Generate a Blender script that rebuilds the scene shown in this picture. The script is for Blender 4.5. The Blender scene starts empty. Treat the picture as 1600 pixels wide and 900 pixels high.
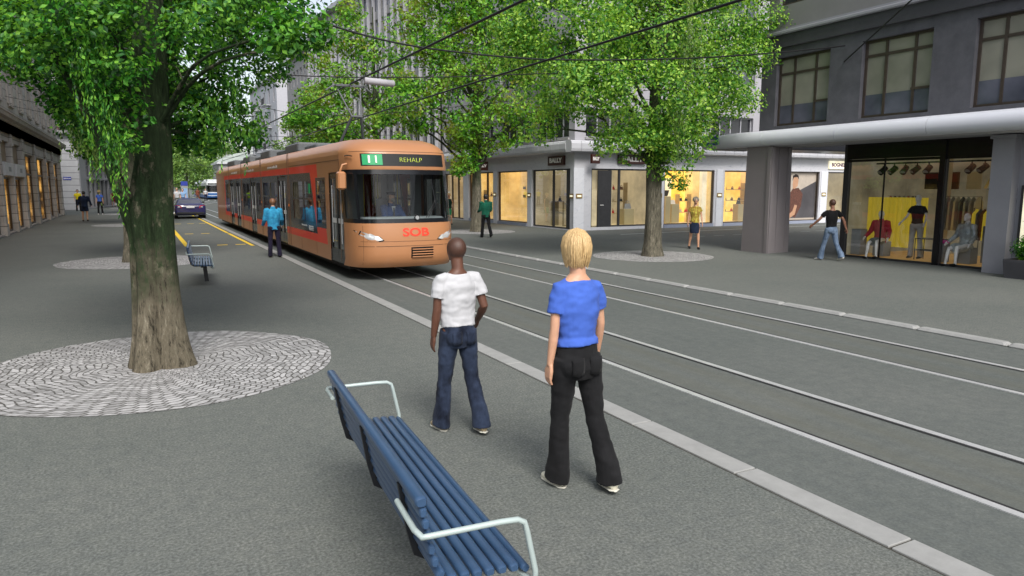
import bpy, bmesh, math, random
from mathutils import Vector, Matrix, Quaternion, noise
from mathutils.geometry import delaunay_2d_cdt
random.seed(7)
PI = math.pi
R = math.radians
scene = bpy.context.scene
C = scene.collection

# ---------------------------------------------------------------- materials
MATS = {}
def new_mat(name):
    m = bpy.data.materials.new(name); m.use_nodes = True
    nt = m.node_tree
    b = nt.nodes.get('Principled BSDF')
    MATS[name] = m
    return m, nt, b
def ramp(nt, fac, stops):
    r = nt.nodes.new('ShaderNodeValToRGB')
    e = r.color_ramp.elements
    while len(e) > 1: e.remove(e[-1])
    e[0].position = stops[0][0]; e[0].color = (*stops[0][1], 1)
    for p, c in stops[1:]:
        k = e.new(p); k.color = (*c, 1)
    nt.links.new(fac, r.inputs[0])
    return r.outputs[0]
def coords(nt, scale=(1, 1, 1), kind='Object'):
    t = nt.nodes.new('ShaderNodeTexCoord'); mp = nt.nodes.new('ShaderNodeMapping')
    mp.inputs['Scale'].default_value = scale
    nt.links.new(t.outputs[kind], mp.inputs[0])
    return mp.outputs[0]
def noise_node(nt, vec, scale, detail=4, rough=.6):
    n = nt.nodes.new('ShaderNodeTexNoise')
    n.inputs['Scale'].default_value = scale; n.inputs['Detail'].default_value = detail
    n.inputs['Roughness'].default_value = rough
    nt.links.new(vec, n.inputs['Vector'])
    return n.outputs['Fac']
def bump(nt, b, h, strength=.3, dist=.01):
    bp = nt.nodes.new('ShaderNodeBump')
    bp.inputs['Strength'].default_value = strength; bp.inputs['Distance'].default_value = dist
    nt.links.new(h, bp.inputs['Height']); nt.links.new(bp.outputs[0], b.inputs['Normal'])
def mixc(nt, f, a, b, mode='MIX'):
    m = nt.nodes.new('ShaderNodeMix'); m.data_type = 'RGBA'; m.blend_type = mode
    for i, v in ((0, f), (6, a), (7, b)):
        if isinstance(v, (int, float)): m.inputs[i].default_value = v
        elif isinstance(v, tuple): m.inputs[i].default_value = (*v, 1)
        else: nt.links.new(v, m.inputs[i])
    return m.outputs[2]
def mth(nt, op, a, b=0.):
    m = nt.nodes.new('ShaderNodeMath'); m.operation = op
    for i, v in enumerate((a, b)):
        if isinstance(v, (int, float)): m.inputs[i].default_value = v
        else: nt.links.new(v, m.inputs[i])
    return m.outputs[0]
def mat(name, col, rough=.6, var=.12, scale=3., metal=0., bmp=0., bscale=40., stretch=(1, 1, 1), spec=.4, coat=0.):
    if name in MATS: return MATS[name]
    m, nt, b = new_mat(name)
    v = coords(nt, stretch)
    n = noise_node(nt, v, scale, 5, .65)
    c = ramp(nt, n, [(.25, tuple(x * (1 - var) for x in col)), (.75, tuple(min(1, x * (1 + var)) for x in col))])
    nt.links.new(c, b.inputs['Base Color'])
    b.inputs['Roughness'].default_value = rough; b.inputs['Metallic'].default_value = metal
    b.inputs['Specular IOR Level'].default_value = spec
    if coat: b.inputs['Coat Weight'].default_value = coat
    if bmp:
        bump(nt, b, noise_node(nt, v, bscale, 3, .6), bmp, .01)
    return m
def emis(name, col, strength, base=None, pattern=None):
    m, nt, b = new_mat(name)
    b.inputs['Base Color'].default_value = (*(base or col), 1)
    b.inputs['Roughness'].default_value = .6
    v = coords(nt)
    n = noise_node(nt, v, pattern or 1.5, 4, .6)
    c = ramp(nt, n, [(.3, tuple(x * .75 for x in col)), (.7, col)])
    nt.links.new(c, b.inputs['Emission Color'])
    b.inputs['Emission Strength'].default_value = strength
    return m
def glass(name, tint=(.9, .95, 1), amount=.15, rough=.02, fres=1.0):
    """thin pane: mostly see-through, fresnel reflection, tinted"""
    m = bpy.data.materials.new(name); m.use_nodes = True; nt = m.node_tree; nt.nodes.clear()
    o = nt.nodes.new('ShaderNodeOutputMaterial'); tr = nt.nodes.new('ShaderNodeBsdfTransparent')
    gl = nt.nodes.new('ShaderNodeBsdfGlossy'); mx = nt.nodes.new('ShaderNodeMixShader'); lw = nt.nodes.new('ShaderNodeFresnel')
    lw.inputs[0].default_value = 1.5
    tr.inputs[0].default_value = (*tint, 1); gl.inputs['Roughness'].default_value = rough
    f = mth(nt, 'MULTIPLY', lw.outputs[0], fres); f = mth(nt, 'ADD', f, amount * .25)
    nt.links.new(f, mx.inputs[0]); nt.links.new(tr.outputs[0], mx.inputs[1]); nt.links.new(gl.outputs[0], mx.inputs[2])
    nt.links.new(mx.outputs[0], o.inputs[0])
    MATS[name] = m
    return m
def grooved(name, col, rough, sx, sz, gap=.02, dark=.5, var=.15, nscale=2., bmp=.4, axis='Z', brick=False, rot=None):
    """stone/panel cladding with joints laid out on real size courses (object coordinates)"""
    m, nt, b = new_mat(name)
    t = nt.nodes.new('ShaderNodeTexCoord')
    sep = nt.nodes.new('ShaderNodeSeparateXYZ'); nt.links.new(t.outputs['Object'], sep.inputs[0])
    u = mth(nt, 'ADD', sep.outputs[0], sep.outputs[1])
    cmb = nt.nodes.new('ShaderNodeCombineXYZ'); nt.links.new(u, cmb.inputs[0]); nt.links.new(sep.outputs[2], cmb.inputs[1])
    br = nt.nodes.new('ShaderNodeTexBrick')
    nt.links.new(cmb.outputs[0], br.inputs['Vector'])
    br.inputs['Scale'].default_value = 1.; br.inputs['Brick Width'].default_value = sx; br.inputs['Row Height'].default_value = sz
    br.inputs['Mortar Size'].default_value = gap; br.inputs['Mortar Smooth'].default_value = .3
    br.offset = .5 if brick else 0.
    br.inputs['Color1'].default_value = (*[x * (1 + var * .5) for x in col], 1)
    br.inputs['Color2'].default_value = (*[x * (1 - var * .5) for x in col], 1)
    br.inputs['Mortar'].default_value = (*[x * dark for x in col], 1)
    n = noise_node(nt, t.outputs['Object'], nscale, 6, .7)
    g = ramp(nt, n, [(.25, (1 - var,) * 3), (.75, (1 + var,) * 3)])
    c = mixc(nt, 1., br.outputs['Color'], g, 'MULTIPLY')
    nt.links.new(c, b.inputs['Base Color']); b.inputs['Roughness'].default_value = rough
    h = mth(nt, 'SUBTRACT', n, mth(nt, 'MULTIPLY', br.outputs['Fac'], 2.5))
    bump(nt, b, h, bmp, .02)
    return m

# ---------------------------------------------------------------- objects
def tag(o, label=None, cat=None, group=None, kind=None):
    if label: o['label'] = label
    if cat: o['category'] = cat
    if group: o['group'] = group
    if kind: o['kind'] = kind
    return o
def empty(name, loc=(0, 0, 0), rz=0., label=None, cat=None, group=None):
    o = bpy.data.objects.new(name, None); C.objects.link(o)
    o.location = loc; o.rotation_euler = (0, 0, rz); o.empty_display_size = .3
    return tag(o, label, cat, group)
def world_loc(o):
    v = Vector((0, 0, 0))
    while o is not None:
        v += Vector(o.location); o = o.parent
    return v
def copy_tree(o, parent=None):
    c = o.copy(); C.objects.link(c); c.parent = parent
    for ch in list(o.children): copy_tree(ch, c)
    return c
ID = lambda p: p
def frame(org, ang):
    """facade frame: u along the wall, w outward, v up"""
    ca, sa = math.cos(ang), math.sin(ang)
    def f(p):
        u, w, v = p
        return (org[0] + u * ca - w * sa, org[1] + u * sa + w * ca, org[2] + v)
    return f
class MB:
    def __init__(s, xf=None):
        s.v = []; s.f = []; s.mi = []; s.sm = []; s.xf = xf; s.m = 0; s.smooth = False
    def add(s, vs, fs, mi=None, smooth=None):
        b = len(s.v); xf = s.xf or ID
        s.v += [tuple(xf(tuple(p))) for p in vs]
        for f in fs:
            s.f.append([b + i for i in f]); s.mi.append(s.m if mi is None else mi)
            s.sm.append(s.smooth if smooth is None else smooth)
        return s
    def box(s, a, b, mi=None, bev=0.):
        x0, y0, z0 = [min(a[i], b[i]) for i in range(3)]; x1, y1, z1 = [max(a[i], b[i]) for i in range(3)]
        if bev > 0:
            e = min(bev, (x1 - x0) / 2.01, (y1 - y0) / 2.01, (z1 - z0) / 2.01)
            rings = []
            for z, d in ((z0, e), (z0 + e, 0), (z1 - e, 0), (z1, e)):
                X0, X1, Y0, Y1 = x0 + d, x1 - d, y0 + d, y1 - d
                k = e * .8
                rings.append([(X0 + k, Y0, z), (X1 - k, Y0, z), (X1, Y0 + k, z), (X1, Y1 - k, z), (X1 - k, Y1, z), (X0 + k, Y1, z), (X0, Y1 - k, z), (X0, Y0 + k, z)])
            return s.rings(rings, mi=mi, cap=True)
        vs = [(x0, y0, z0), (x1, y0, z0), (x1, y1, z0), (x0, y1, z0), (x0, y0, z1), (x1, y0, z1), (x1, y1, z1), (x0, y1, z1)]
        return s.add(vs, [(0, 3, 2, 1), (4, 5, 6, 7), (0, 1, 5, 4), (1, 2, 6, 5), (2, 3, 7, 6), (3, 0, 4, 7)], mi)
    def rings(s, rings, mi=None, cap=True, closed=True, smooth=None):
        n = len(rings[0]); vs = [p for r in rings for p in r]; fs = []
        for i in range(len(rings) - 1):
            for j in range(n if closed else n - 1):
                k = (j + 1) % n
                fs.append((i * n + j, i * n + k, (i + 1) * n + k, (i + 1) * n + j))
        s.add(vs, fs, mi, smooth)
        if cap and closed:
            s.add(rings[0], [tuple(range(n))[::-1]], mi, False); s.add(rings[-1], [tuple(range(n))], mi, False)
        return s
    def tube(s, pts, r, n=8, mi=None, smooth=True, flat=1., cap=True, up=None):
        pts = [Vector(p) for p in pts]
        rr = r if isinstance(r, (list, tuple)) else [r] * len(pts)
        rings = []; prev = None
        for i, p in enumerate(pts):
            d = (pts[min(i + 1, len(pts) - 1)] - pts[max(i - 1, 0)])
            d = d.normalized() if d.length > 1e-9 else Vector((0, 0, 1))
            if prev is None:
                a = Vector(up) if up else (Vector((0, 0, 1)) if abs(d.z) < .9 else Vector((0, 1, 0)))
                x = a.cross(d).normalized()
            else:
                x = prev - d * prev.dot(d); x.normalize()
            prev = x; y = d.cross(x)
            q = rr[i]; qx, qy = (q if isinstance(q, (tuple, list)) else (q, q * flat))
            rings.append([tuple(p + x * qx * math.cos(2 * PI * k / n) + y * qy * math.sin(2 * PI * k / n)) for k in range(n)])
        return s.rings(rings, mi, cap, True, smooth)
    def cyl(s, p0, p1, r, n=16, mi=None, r1=None): return s.tube([p0, p1], [r, r if r1 is None else r1], n, mi)
    def ell(s, c, r, n=12, m=8, mi=None, rot=None):
        rings = []
        for i in range(m + 1):
            a = PI * i / m; a = min(max(a, .02), PI - .02)
            ring = []
            for k in range(n):
                p = Vector((r[0] * math.sin(a) * math.cos(2 * PI * k / n), r[1] * math.sin(a) * math.sin(2 * PI * k / n), -r[2] * math.cos(a)))
                if rot: p = rot @ p
                ring.append((c[0] + p.x, c[1] + p.y, c[2] + p.z))
            rings.append(ring)
        return s.rings(rings, mi, True, True, True)
    def prism(s, poly, t0, t1, ax='y', mi=None):
        """outline in a plane, thickened along ax"""
        def P(a, b, t): return {'y': (a, t, b), 'x': (t, a, b), 'z': (a, b, t)}[ax]
        return s.rings([[P(a, b, t0) for a, b in poly], [P(a, b, t1) for a, b in poly]], mi, True, True, False)
    def quad(s, a, b, c, d, mi=None): return s.add([a, b, c, d], [(0, 1, 2, 3)], mi)
    def panel(s, layers, w=0., mp=None):
        """flat sheet from overlapping outlines; layers = [(material index or None for an opening, [(u, v)...])]"""
        vs = []; es = []; fs = []
        for mi, poly in layers:
            ar = sum(poly[i - 1][0] * poly[i][1] - poly[i][0] * poly[i - 1][1] for i in range(len(poly)))
            if ar < 0: poly = poly[::-1]
            b = len(vs); vs += [Vector(p) for p in poly]; fs.append(list(range(b, b + len(poly))))
        ov, oe, of, _, _, orig = delaunay_2d_cdt(vs, [], fs, 1, 1e-5)
        g = mp or (lambda u, v: (u, w, v))
        groups = {}
        for f, o in zip(of, orig):
            if not o: continue
            mi = layers[max(o)][0]
            if mi is None: continue
            groups.setdefault(mi, []).append(tuple(f))
        pts = [g(p.x, p.y) for p in ov]
        for mi, fl in groups.items(): s.add(pts, fl, mi, False)
        return s
    def build(s, name, mats, parent=None, fix=True, bevel=0.):
        off = world_loc(parent) if parent is not None else Vector((0, 0, 0))
        me = bpy.data.meshes.new(name)
        me.from_pydata([(p[0] - off.x, p[1] - off.y, p[2] - off.z) for p in s.v], [], s.f)
        if not isinstance(mats, (list, tuple)): mats = [mats]
        for m in mats: me.materials.append(MATS[m] if isinstance(m, str) else m)
        me.polygons.foreach_set('material_index', s.mi); me.polygons.foreach_set('use_smooth', s.sm)
        me.update()
        bm = bmesh.new(); bm.from_mesh(me)
        loose = [v for v in bm.verts if not v.link_faces]
        if loose: bmesh.ops.delete(bm, geom=loose, context='VERTS')
        if fix: bmesh.ops.recalc_face_normals(bm, faces=bm.faces)
        bm.to_mesh(me); bm.free()
        o = bpy.data.objects.new(name, me); C.objects.link(o)
        if parent is not None: o.parent = parent
        if bevel:
            md = o.modifiers.new('bevel', 'BEVEL'); md.width = bevel; md.segments = 2; md.limit_method = 'ANGLE'
        return o
def rect(u0, v0, u1, v1): return [(u0, v0), (u1, v0), (u1, v1), (u0, v1)]
def part(name, mats, parent, fn, xf=None, **k):
    b = MB(xf); fn(b); return b.build(name, mats, parent, **k)
def mesh_of(ob):
    dg = bpy.context.evaluated_depsgraph_get()
    return bpy.data.meshes.new_from_object(ob.evaluated_get(dg), depsgraph=dg)
def text_obj(name, body, size, mt, parent, xf, u, v, w=.01, ext=.004, bold=0., width=None, align='CENTER'):
    """raised lettering on a facade frame, centred at u, v"""
    cu = bpy.data.curves.new(name, 'FONT'); cu.body = body; cu.size = size; cu.extrude = ext; cu.offset = bold
    cu.align_x = align; cu.align_y = 'CENTER'; cu.resolution_u = 3
    t = bpy.data.objects.new(name, cu); C.objects.link(t); bpy.context.view_layer.update()
    me = mesh_of(t); bpy.data.objects.remove(t)
    xs = [q.co.x for q in me.vertices]; k = 1.
    if width: k = width / (max(xs) - min(xs))
    off = world_loc(parent) if parent is not None else Vector((0, 0, 0))
    for q in me.vertices:
        # seen from outside the wall, u may run right to left: the frame decides the reading direction
        p = xf((u + q.co.x * k, w + q.co.z, v + q.co.y)); q.co = Vector(p) - off
    me.materials.clear(); me.materials.append(MATS[mt])
    o = bpy.data.objects.new(name, me); C.objects.link(o)
    if parent is not None: o.parent = parent
    return o
def flip(xf):
    """same frame with u reversed, so that lettering reads left to right from outside"""
    return lambda p: xf((-p[0], p[1], p[2]))
# ---------------------------------------------------------------- world, sun, camera
w = bpy.data.worlds.new('World'); scene.world = w; w.use_nodes = True
nt = w.node_tree; bg = nt.nodes['Background']
sky = nt.nodes.new('ShaderNodeTexSky'); sky.sky_type = 'NISHITA'; sky.sun_disc = False
SUN_EL, SUN_AZ = R(46), R(189)
sky.sun_elevation = SUN_EL; sky.sun_rotation = SUN_AZ; sky.air_density = 1.; sky.dust_density = 2.5; sky.ozone_density = 1.
hs = nt.nodes.new('ShaderNodeHueSaturation'); hs.inputs['Saturation'].default_value = .45
nt.links.new(sky.outputs[0], hs.inputs['Color']); nt.links.new(hs.outputs[0], bg.inputs[0]); bg.inputs[1].default_value = .15
sl = bpy.data.lights.new('sun', 'SUN'); sl.energy = 2.3; sl.angle = R(26); sl.color = (1, .97, .92)
so = bpy.data.objects.new('sun', sl); C.objects.link(so)
d = Vector((math.sin(SUN_AZ) * math.cos(SUN_EL), math.cos(SUN_AZ) * math.cos(SUN_EL), math.sin(SUN_EL)))
so.rotation_euler = d.to_track_quat('Z', 'Y').to_euler(); so.location = (0, -20, 40)
cam = bpy.data.cameras.new('camera'); co = bpy.data.objects.new('camera', cam); C.objects.link(co)
cam.sensor_width = 36; cam.lens = 36 * 1110 / 1600; cam.clip_start = .05; cam.clip_end = 3000
co.location = (0, 0, 2); co.rotation_euler = (R(90 - 8.0506), 0, R(-27.637))
scene.camera = co
scene.view_settings.view_transform = 'Standard'; scene.view_settings.look = 'None'
scene.view_settings.gamma = 1; scene.view_settings.exposure = .5
cy = scene.cycles
cy.use_denoising = True; cy.max_bounces = 6; cy.diffuse_bounces = 3; cy.glossy_bounces = 3; cy.transparent_max_bounces = 12
cy.transmission_bounces = 4; cy.caustics_reflective = False; cy.caustics_refractive = False; cy.sample_clamp_indirect = 4
scene.render.film_transparent = False

# ---------------------------------------------------------------- surface materials
def asphalt(name, col, speck, streaks=False):
    m, nt, b = new_mat(name)
    v = coords(nt)
    fine = noise_node(nt, v, 52, 4, .75); mid = noise_node(nt, v, 9, 5, .65); big = noise_node(nt, v, .35, 5, .6)
    c = ramp(nt, fine, [(.36, tuple(x * (1 - speck) for x in col)), (.5, col), (.64, tuple(x * (1 + speck * 1.3) for x in col))])
    g = ramp(nt, mid, [(.3, (.86, .87, .88)), (.7, (1.12, 1.11, 1.08))])
    g2 = ramp(nt, big, [(.3, (.88, .9, .89)), (.7, (1.1, 1.08, 1.06))])
    c = mixc(nt, 1., c, g, 'MULTIPLY'); c = mixc(nt, 1., c, g2, 'MULTIPLY')
    if streaks:      # brownish rust wear that runs beside the rails
        sep = nt.nodes.new('ShaderNodeSeparateXYZ'); nt.links.new(v, sep.inputs[0])
        acc = None
        for x in (4.9, 5.35, 7.78, 8.28):
            a = mth(nt, 'ABSOLUTE', mth(nt, 'SUBTRACT', sep.outputs[0], x)); a = mth(nt, 'MULTIPLY', a, 4.2)
            a = mth(nt, 'SUBTRACT', 1., a); a = mth(nt, 'MAXIMUM', a, 0.)
            acc = a if acc is None else mth(nt, 'ADD', acc, a)
        st = noise_node(nt, coords(nt, (3, .35, 1)), 2.5, 5, .6)
        acc = mth(nt, 'MULTIPLY', acc, mth(nt, 'MULTIPLY', st, .95))
        c = mixc(nt, acc, c, tuple(q * k for q, k in zip(col, (.97, .9, .76))))
        nt.nodes[-1].clamp_factor = True
        lon = noise_node(nt, coords(nt, (5, .25, 1)), 2., 6, .7)
        c = mixc(nt, 1., c, ramp(nt, lon, [(.3, (.93, .93, .93)), (.7, (1.06, 1.06, 1.06))]), 'MULTIPLY')
    nt.links.new(c, b.inputs['Base Color']); b.inputs['Roughness'].default_value = .88; b.inputs['Specular IOR Level'].default_value = .25
    bump(nt, b, fine, .35, .006)
    return m
asphalt('asphalt', (.13, .138, .13), .36)
asphalt('track_asphalt', (.115, .124, .119), .14, True)
mat('kerb_stone', (.3, .3, .29), .8, .12, 6, bmp=.2, bscale=60)
mat('rail_steel', (.62, .62, .62), .32, .12, 8, metal=.35)
mat('groove', (.02, .02, .02), .8)
mat('yellow_paint', (.9, .6, .03), .7, .14, 14)
mat('white_paint', (.42, .43, .42), .7, .1, 9)
def cobble():
    m, nt, b = new_mat('cobble')
    v = coords(nt)
    br = nt.nodes.new('ShaderNodeTexBrick'); t = nt.nodes.new('ShaderNodeTexCoord')
    # curved courses: bend the coordinates with a slow wave before laying the setts
    sep = nt.nodes.new('ShaderNodeSeparateXYZ'); nt.links.new(t.outputs['Object'], sep.inputs[0])
    x, y = sep.outputs[0], sep.outputs[1]
    rr = mth(nt, 'SQRT', mth(nt, 'ADD', mth(nt, 'MULTIPLY', x, x), mth(nt, 'MULTIPLY', y, y)))
    an = nt.nodes.new('ShaderNodeMath'); an.operation = 'ARCTAN2'; nt.links.new(y, an.inputs[0]); nt.links.new(x, an.inputs[1])
    wob = mth(nt, 'MULTIPLY', noise_node(nt, v, 2.6, 3, .6), .2)
    cmb = nt.nodes.new('ShaderNodeCombineXYZ')
    # arcs that fan out round the trunk
    fan = mth(nt, 'MULTIPLY', mth(nt, 'SINE', mth(nt, 'MULTIPLY', an.outputs[0], 9.)), .035)
    nt.links.new(mth(nt, 'ADD', mth(nt, 'MULTIPLY', an.outputs[0], 1.25), mth(nt, 'MULTIPLY', rr, .6)), cmb.inputs[0])
    nt.links.new(mth(nt, 'ADD', mth(nt, 'ADD', rr, fan), wob), cmb.inputs[1])
    nt.links.new(cmb.outputs[0], br.inputs['Vector'])
    br.inputs['Scale'].default_value = 1; br.inputs['Brick Width'].default_value = .105; br.inputs['Row Height'].default_value = .075
    br.inputs['Mortar Size'].default_value = .009; br.inputs['Mortar Smooth'].default_value = .5
    br.inputs['Color1'].default_value = (.5, .49, .485, 1); br.inputs['Color2'].default_value = (.27, .265, .26, 1); br.inputs['Mortar'].default_value = (.1, .095, .085, 1)
    n = noise_node(nt, v, 14, 4, .7)
    c = mixc(nt, 1., br.outputs['Color'], ramp(nt, n, [(.25, (.72, .72, .72)), (.75, (1.2, 1.2, 1.22))]), 'MULTIPLY')
    nt.links.new(c, b.inputs['Base Color']); b.inputs['Roughness'].default_value = .75
    bump(nt, b, mth(nt, 'SUBTRACT', 1., br.outputs['Fac']), .7, .02)
cobble()

# ---------------------------------------------------------------- ground
b = MB(); b.add([(-400, -60, 0), (500, -60, 0), (500, 900, 0), (-400, 900, 0)], [(0, 1, 2, 3)])
tag(b.build('ground', 'asphalt'), kind='structure')
def off(Y):
    t = min(max((Y - 78) / 47., 0), 1); return 6.3 * t * t * (3 - 2 * t)
def lane(name, x0, x1, z, mt, y0=-12, y1=330, bend=True, top=None):
    b = MB(); ys = [y0] + [y for y in range(int(y0) + 4, int(y1), 4)] + [y1]
    L = [((x0 + (off(y) if bend else 0)), y, z) for y in ys]; Q = [((x1 + (off(y) if bend else 0)), y, z) for y in ys]
    n = len(ys)
    b.add(L + Q, [(i, n + i, n + i + 1, i + 1) for i in range(n - 1)])
    return b.build(name, mt)
tag(lane('track_bed', 3.8, 9.62, .004, 'track_asphalt'), kind='structure')
b = MB()
b2 = MB()
for x, s in ((4.68, 1), (5.655, -1), (7.52, 1), (8.52, -1)):
    ys = [-12 + 4 * i for i in range(86)]
    for lo, hi, zz, bb in ((x - .034, x + .034, .012, b), (x + (.034 if s > 0 else -.072), x + (.072 if s > 0 else -.034), .008, b2)):
        L = [(lo + off(y), y, zz) for y in ys]; Q = [(hi + off(y), y, zz) for y in ys]; n = len(ys)
        bb.add(L + Q, [(i, n + i, n + i + 1, i + 1) for i in range(n - 1)])
        if bb is b:
            for e, row in ((lo, L), (hi, Q)):
                bb.add(row + [(p[0], p[1], .004) for p in row], [(i, i + 1, n + i + 1, n + i) for i in range(n - 1)])
tag(b.build('tram_rails', 'rail_steel'), kind='structure')
tag(b2.build('rail_grooves', 'groove'), kind='structure')
# kerbs: separate stones with open joints
def kerb(name, x0, x1, h, y0, y1, L, j, round_=0.):
    b = MB(); y = y0
    while y < y1:
        o = off(y + L / 2)
        b.box((x0 + o, y, -.02), (x1 + o, y + L - j, h), bev=round_)
        y += L
    tag(b.build(name, 'kerb_stone'), kind='structure')
kerb('kerb_flush', 3.6, 3.8, .014, -8.2, 160, 1.17, .018, .004)
kerb('kerb_raised', 9.62, 9.8, .05, -8.3, 160, 1.2, .02, .03)
for nm, x, w_ in (('kerb_joint', 3.59, .22),):
    b = MB(); b.add([(x, -8, .002), (x + w_, -8, .002), (x + w_, 78, .002), (x, 78, .002)], [(0, 1, 2, 3)])
    tag(b.build(nm, mat('joint_sand', (.06, .055, .045), .9)), kind='structure')
# yellow bay markings of the stopping zone
b = MB()
def stripe(x0, y0, x1, y1, wd=.12, z=.004):
    d = Vector((x1 - x0, y1 - y0, 0)).normalized(); n = Vector((-d.y, d.x, 0)) * wd / 2
    b.add([(x0 - n.x, y0 - n.y, z), (x1 - n.x, y1 - n.y, z), (x1 + n.x, y1 + n.y, z), (x0 + n.x, y0 + n.y, z)], [(0, 1, 2, 3)])
stripe(1.42, 26.6, 1.42, 58, .16); stripe(3.46, 26.0, 3.46, 33.5); stripe(3.46, 33.9, 3.46, 48); stripe(3.46, 48.4, 3.46, 58)
for y in (26.8, 33.9, 43.5):
    for x in (1.9, 2.55, 3.15): 
        if not (y == 33.9 and x == 3.15): stripe(x - .17, y, x + .17, y, .2)
tag(b.build('yellow_markings', 'yellow_paint'), kind='structure')
b = MB()
stripe(18.3, 24.9, 52, 27.6, .14); 
for i in range(12): stripe(20.2 + i * 1.1, 22.4 + i * .05, 20.8 + i * 1.1, 22.43 + i * .05, .08)
tag(b.build('side_street_markings', 'white_paint'), kind='structure')
# paved rings round the trees
def disc(x, y, r, nm='tree_paving'):
    n = 56; b = MB()
    pts = [(x + r * (1 + .012 * math.sin(7 * a)) * math.cos(a), y + r * (1 + .012 * math.cos(5 * a)) * math.sin(a), .005) for a in [2 * PI * i / n for i in range(n)]]
    b.add(pts, [tuple(range(n))])
    o = b.build(nm, 'cobble', fix=False)
    for v in o.data.vertices: v.co.x -= x; v.co.y -= y
    o.location = (x, y, 0)
    tag(o, kind='structure')
LEFT_TREES = [(.12, 8.85), (-.15, 21.8), (-.35, 43.5), (-.5, 61.5), (-.6, 80)]
RIGHT_TREES = [(13.34, 16.57), (13.67, 29.57), (13.6, 44.5), (13.6, 60), (14.5, 76)]
for x, y in LEFT_TREES: disc(x, y, 1.9)
for x, y in RIGHT_TREES: disc(x, y, 1.75)
# ---------------------------------------------------------------- facade materials
grooved('left_stone', (.4, .375, .345), .8, 1.6, .42, .02, .4, .22, 1.6, .5)
grooved('pier_stone', (.42, .42, .43), .8, 3., .55, .03, .5, .1, 2, .4)
mat('left_stone_plain', (.34, .315, .285), .8, .25, 2.5, bmp=.25, bscale=14)
mat('pale_stone', (.3, .295, .29), .8, .14, 2.2, bmp=.15, bscale=12)
mat('lilac_render', (.4, .39, .42), .8, .08, 1.2, bmp=.1)
def marble(name, c0, c1):
    m, nt, b = new_mat(name)
    v = coords(nt)
    n0 = noise_node(nt, v, 1.4, 4, .6)
    cmb = nt.nodes.new('ShaderNodeVectorMath'); cmb.operation = 'ADD'
    nt.links.new(v, cmb.inputs[0]); nt.links.new(n0, cmb.inputs[1])
    mp = nt.nodes.new('ShaderNodeMapping'); mp.inputs['Rotation'].default_value = (.5, .6, .4); mp.inputs['Scale'].default_value = (1, 1, 3)
    nt.links.new(cmb.outputs[0], mp.inputs[0])
    n = noise_node(nt, mp.outputs[0], 3.2, 9, .75)
    nt.links.new(ramp(nt, n, [(.28, c1), (.45, c0), (.55, c0), (.75, tuple(x * 1.15 for x in c0))]), b.inputs['Base Color'])
    b.inputs['Roughness'].default_value = .35
marble('marble', (.6, .6, .635), (.36, .37, .43))
marble('marble_light', (.7, .71, .75), (.48, .51, .58))
marble('plinth_blue', (.3, .33, .42), (.2, .22, .3))
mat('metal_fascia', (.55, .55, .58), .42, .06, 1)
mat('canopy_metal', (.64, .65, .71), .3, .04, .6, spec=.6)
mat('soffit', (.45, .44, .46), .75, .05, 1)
mat('dark_frame', (.035, .035, .038), .4, .2, 5)
mat('black_gloss', (.006, .006, .008), .25, .2, 5)
mat('bronze_frame', (.07, .055, .045), .4, .2, 6, metal=.3)
mat('grey_frame', (.3, .3, .32), .5, .08, 4)
mat('white_frame', (.42, .42, .45), .5, .06, 4)
mat('pillar_metal', (.26, .235, .24), .5, .06, 1.1, metal=.2)
mat('pilaster_grey', (.27, .27, .3), .6, .08, 1.5)
mat('charcoal_slate', (.085, .085, .098), .75, .24, 2.6, bmp=.3, bscale=25)
mat('charcoal_plain', (.055, .055, .063), .7, .2, 2, bmp=.2, bscale=25)
mat('upper_grey', (.2, .195, .2), .8, .08, 1.5)
def upane(name, a, c, rough=.06):
    """upper storey pane: dark room and pale blind seen in it, glossy"""
    m, nt, b = new_mat(name)
    v = coords(nt)
    n = noise_node(nt, v, .9, 3, .5)
    nt.links.new(ramp(nt, n, [(.35, a), (.65, c)]), b.inputs['Base Color'])
    b.inputs['Roughness'].default_value = rough; b.inputs['Specular IOR Level'].default_value = .6
upane('pane_dark', (.012, .013, .016), (.05, .052, .058))
upane('pane_blue', (.05, .055, .075), (.12, .125, .16), .12)
upane('pane_blind', (.17, .17, .14), (.26, .255, .21), .2)
mat('curtain', (.22, .215, .19), .9, .2, 3, stretch=(6, 6, .3))
glass('shop_glass', (.95, .95, .95), .08, .015, .38)
glass('display_glass', (.93, .94, .95), .2, .015, 1.)
glass('tinted_glass', (.55, .6, .62), .12, .02, .9)
def lit(name, stops, strength, scale=1.5, stretch=(1, 1, 1)):  # surface emits its own colour, standing in for shop window lighting
    m, nt, b = new_mat(name)
    n = noise_node(nt, coords(nt, stretch), scale, 5, .6)
    c = ramp(nt, n, stops)
    nt.links.new(c, b.inputs['Base Color']); nt.links.new(c, b.inputs['Emission Color'])
    b.inputs['Emission Strength'].default_value = strength; b.inputs['Roughness'].default_value = .7
lit('lit_warm', [(.3, (.42, .28, .09)), (.55, (.72, .5, .17)), (.75, (.9, .72, .3))], .75, .8)
lit('lit_gold', [(.3, (.75, .36, .03)), (.5, (.95, .6, .08)), (.7, (1, .85, .3))], .75, .7)
lit('lit_floor', [(.3, (.5, .4, .2)), (.7, (.75, .66, .4))], .35, 1.5)
lit('lit_beige', [(.3, (.3, .25, .16)), (.7, (.55, .46, .28))], .42, 1.2)
lit('lit_cream', [(.3, (.8, .72, .5)), (.7, (.95, .9, .68))], .55, 2)
lit('lit_shop', [(.3, (.13, .11, .07)), (.55, (.3, .27, .18)), (.75, (.42, .4, .33))], .22, .7)
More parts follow.
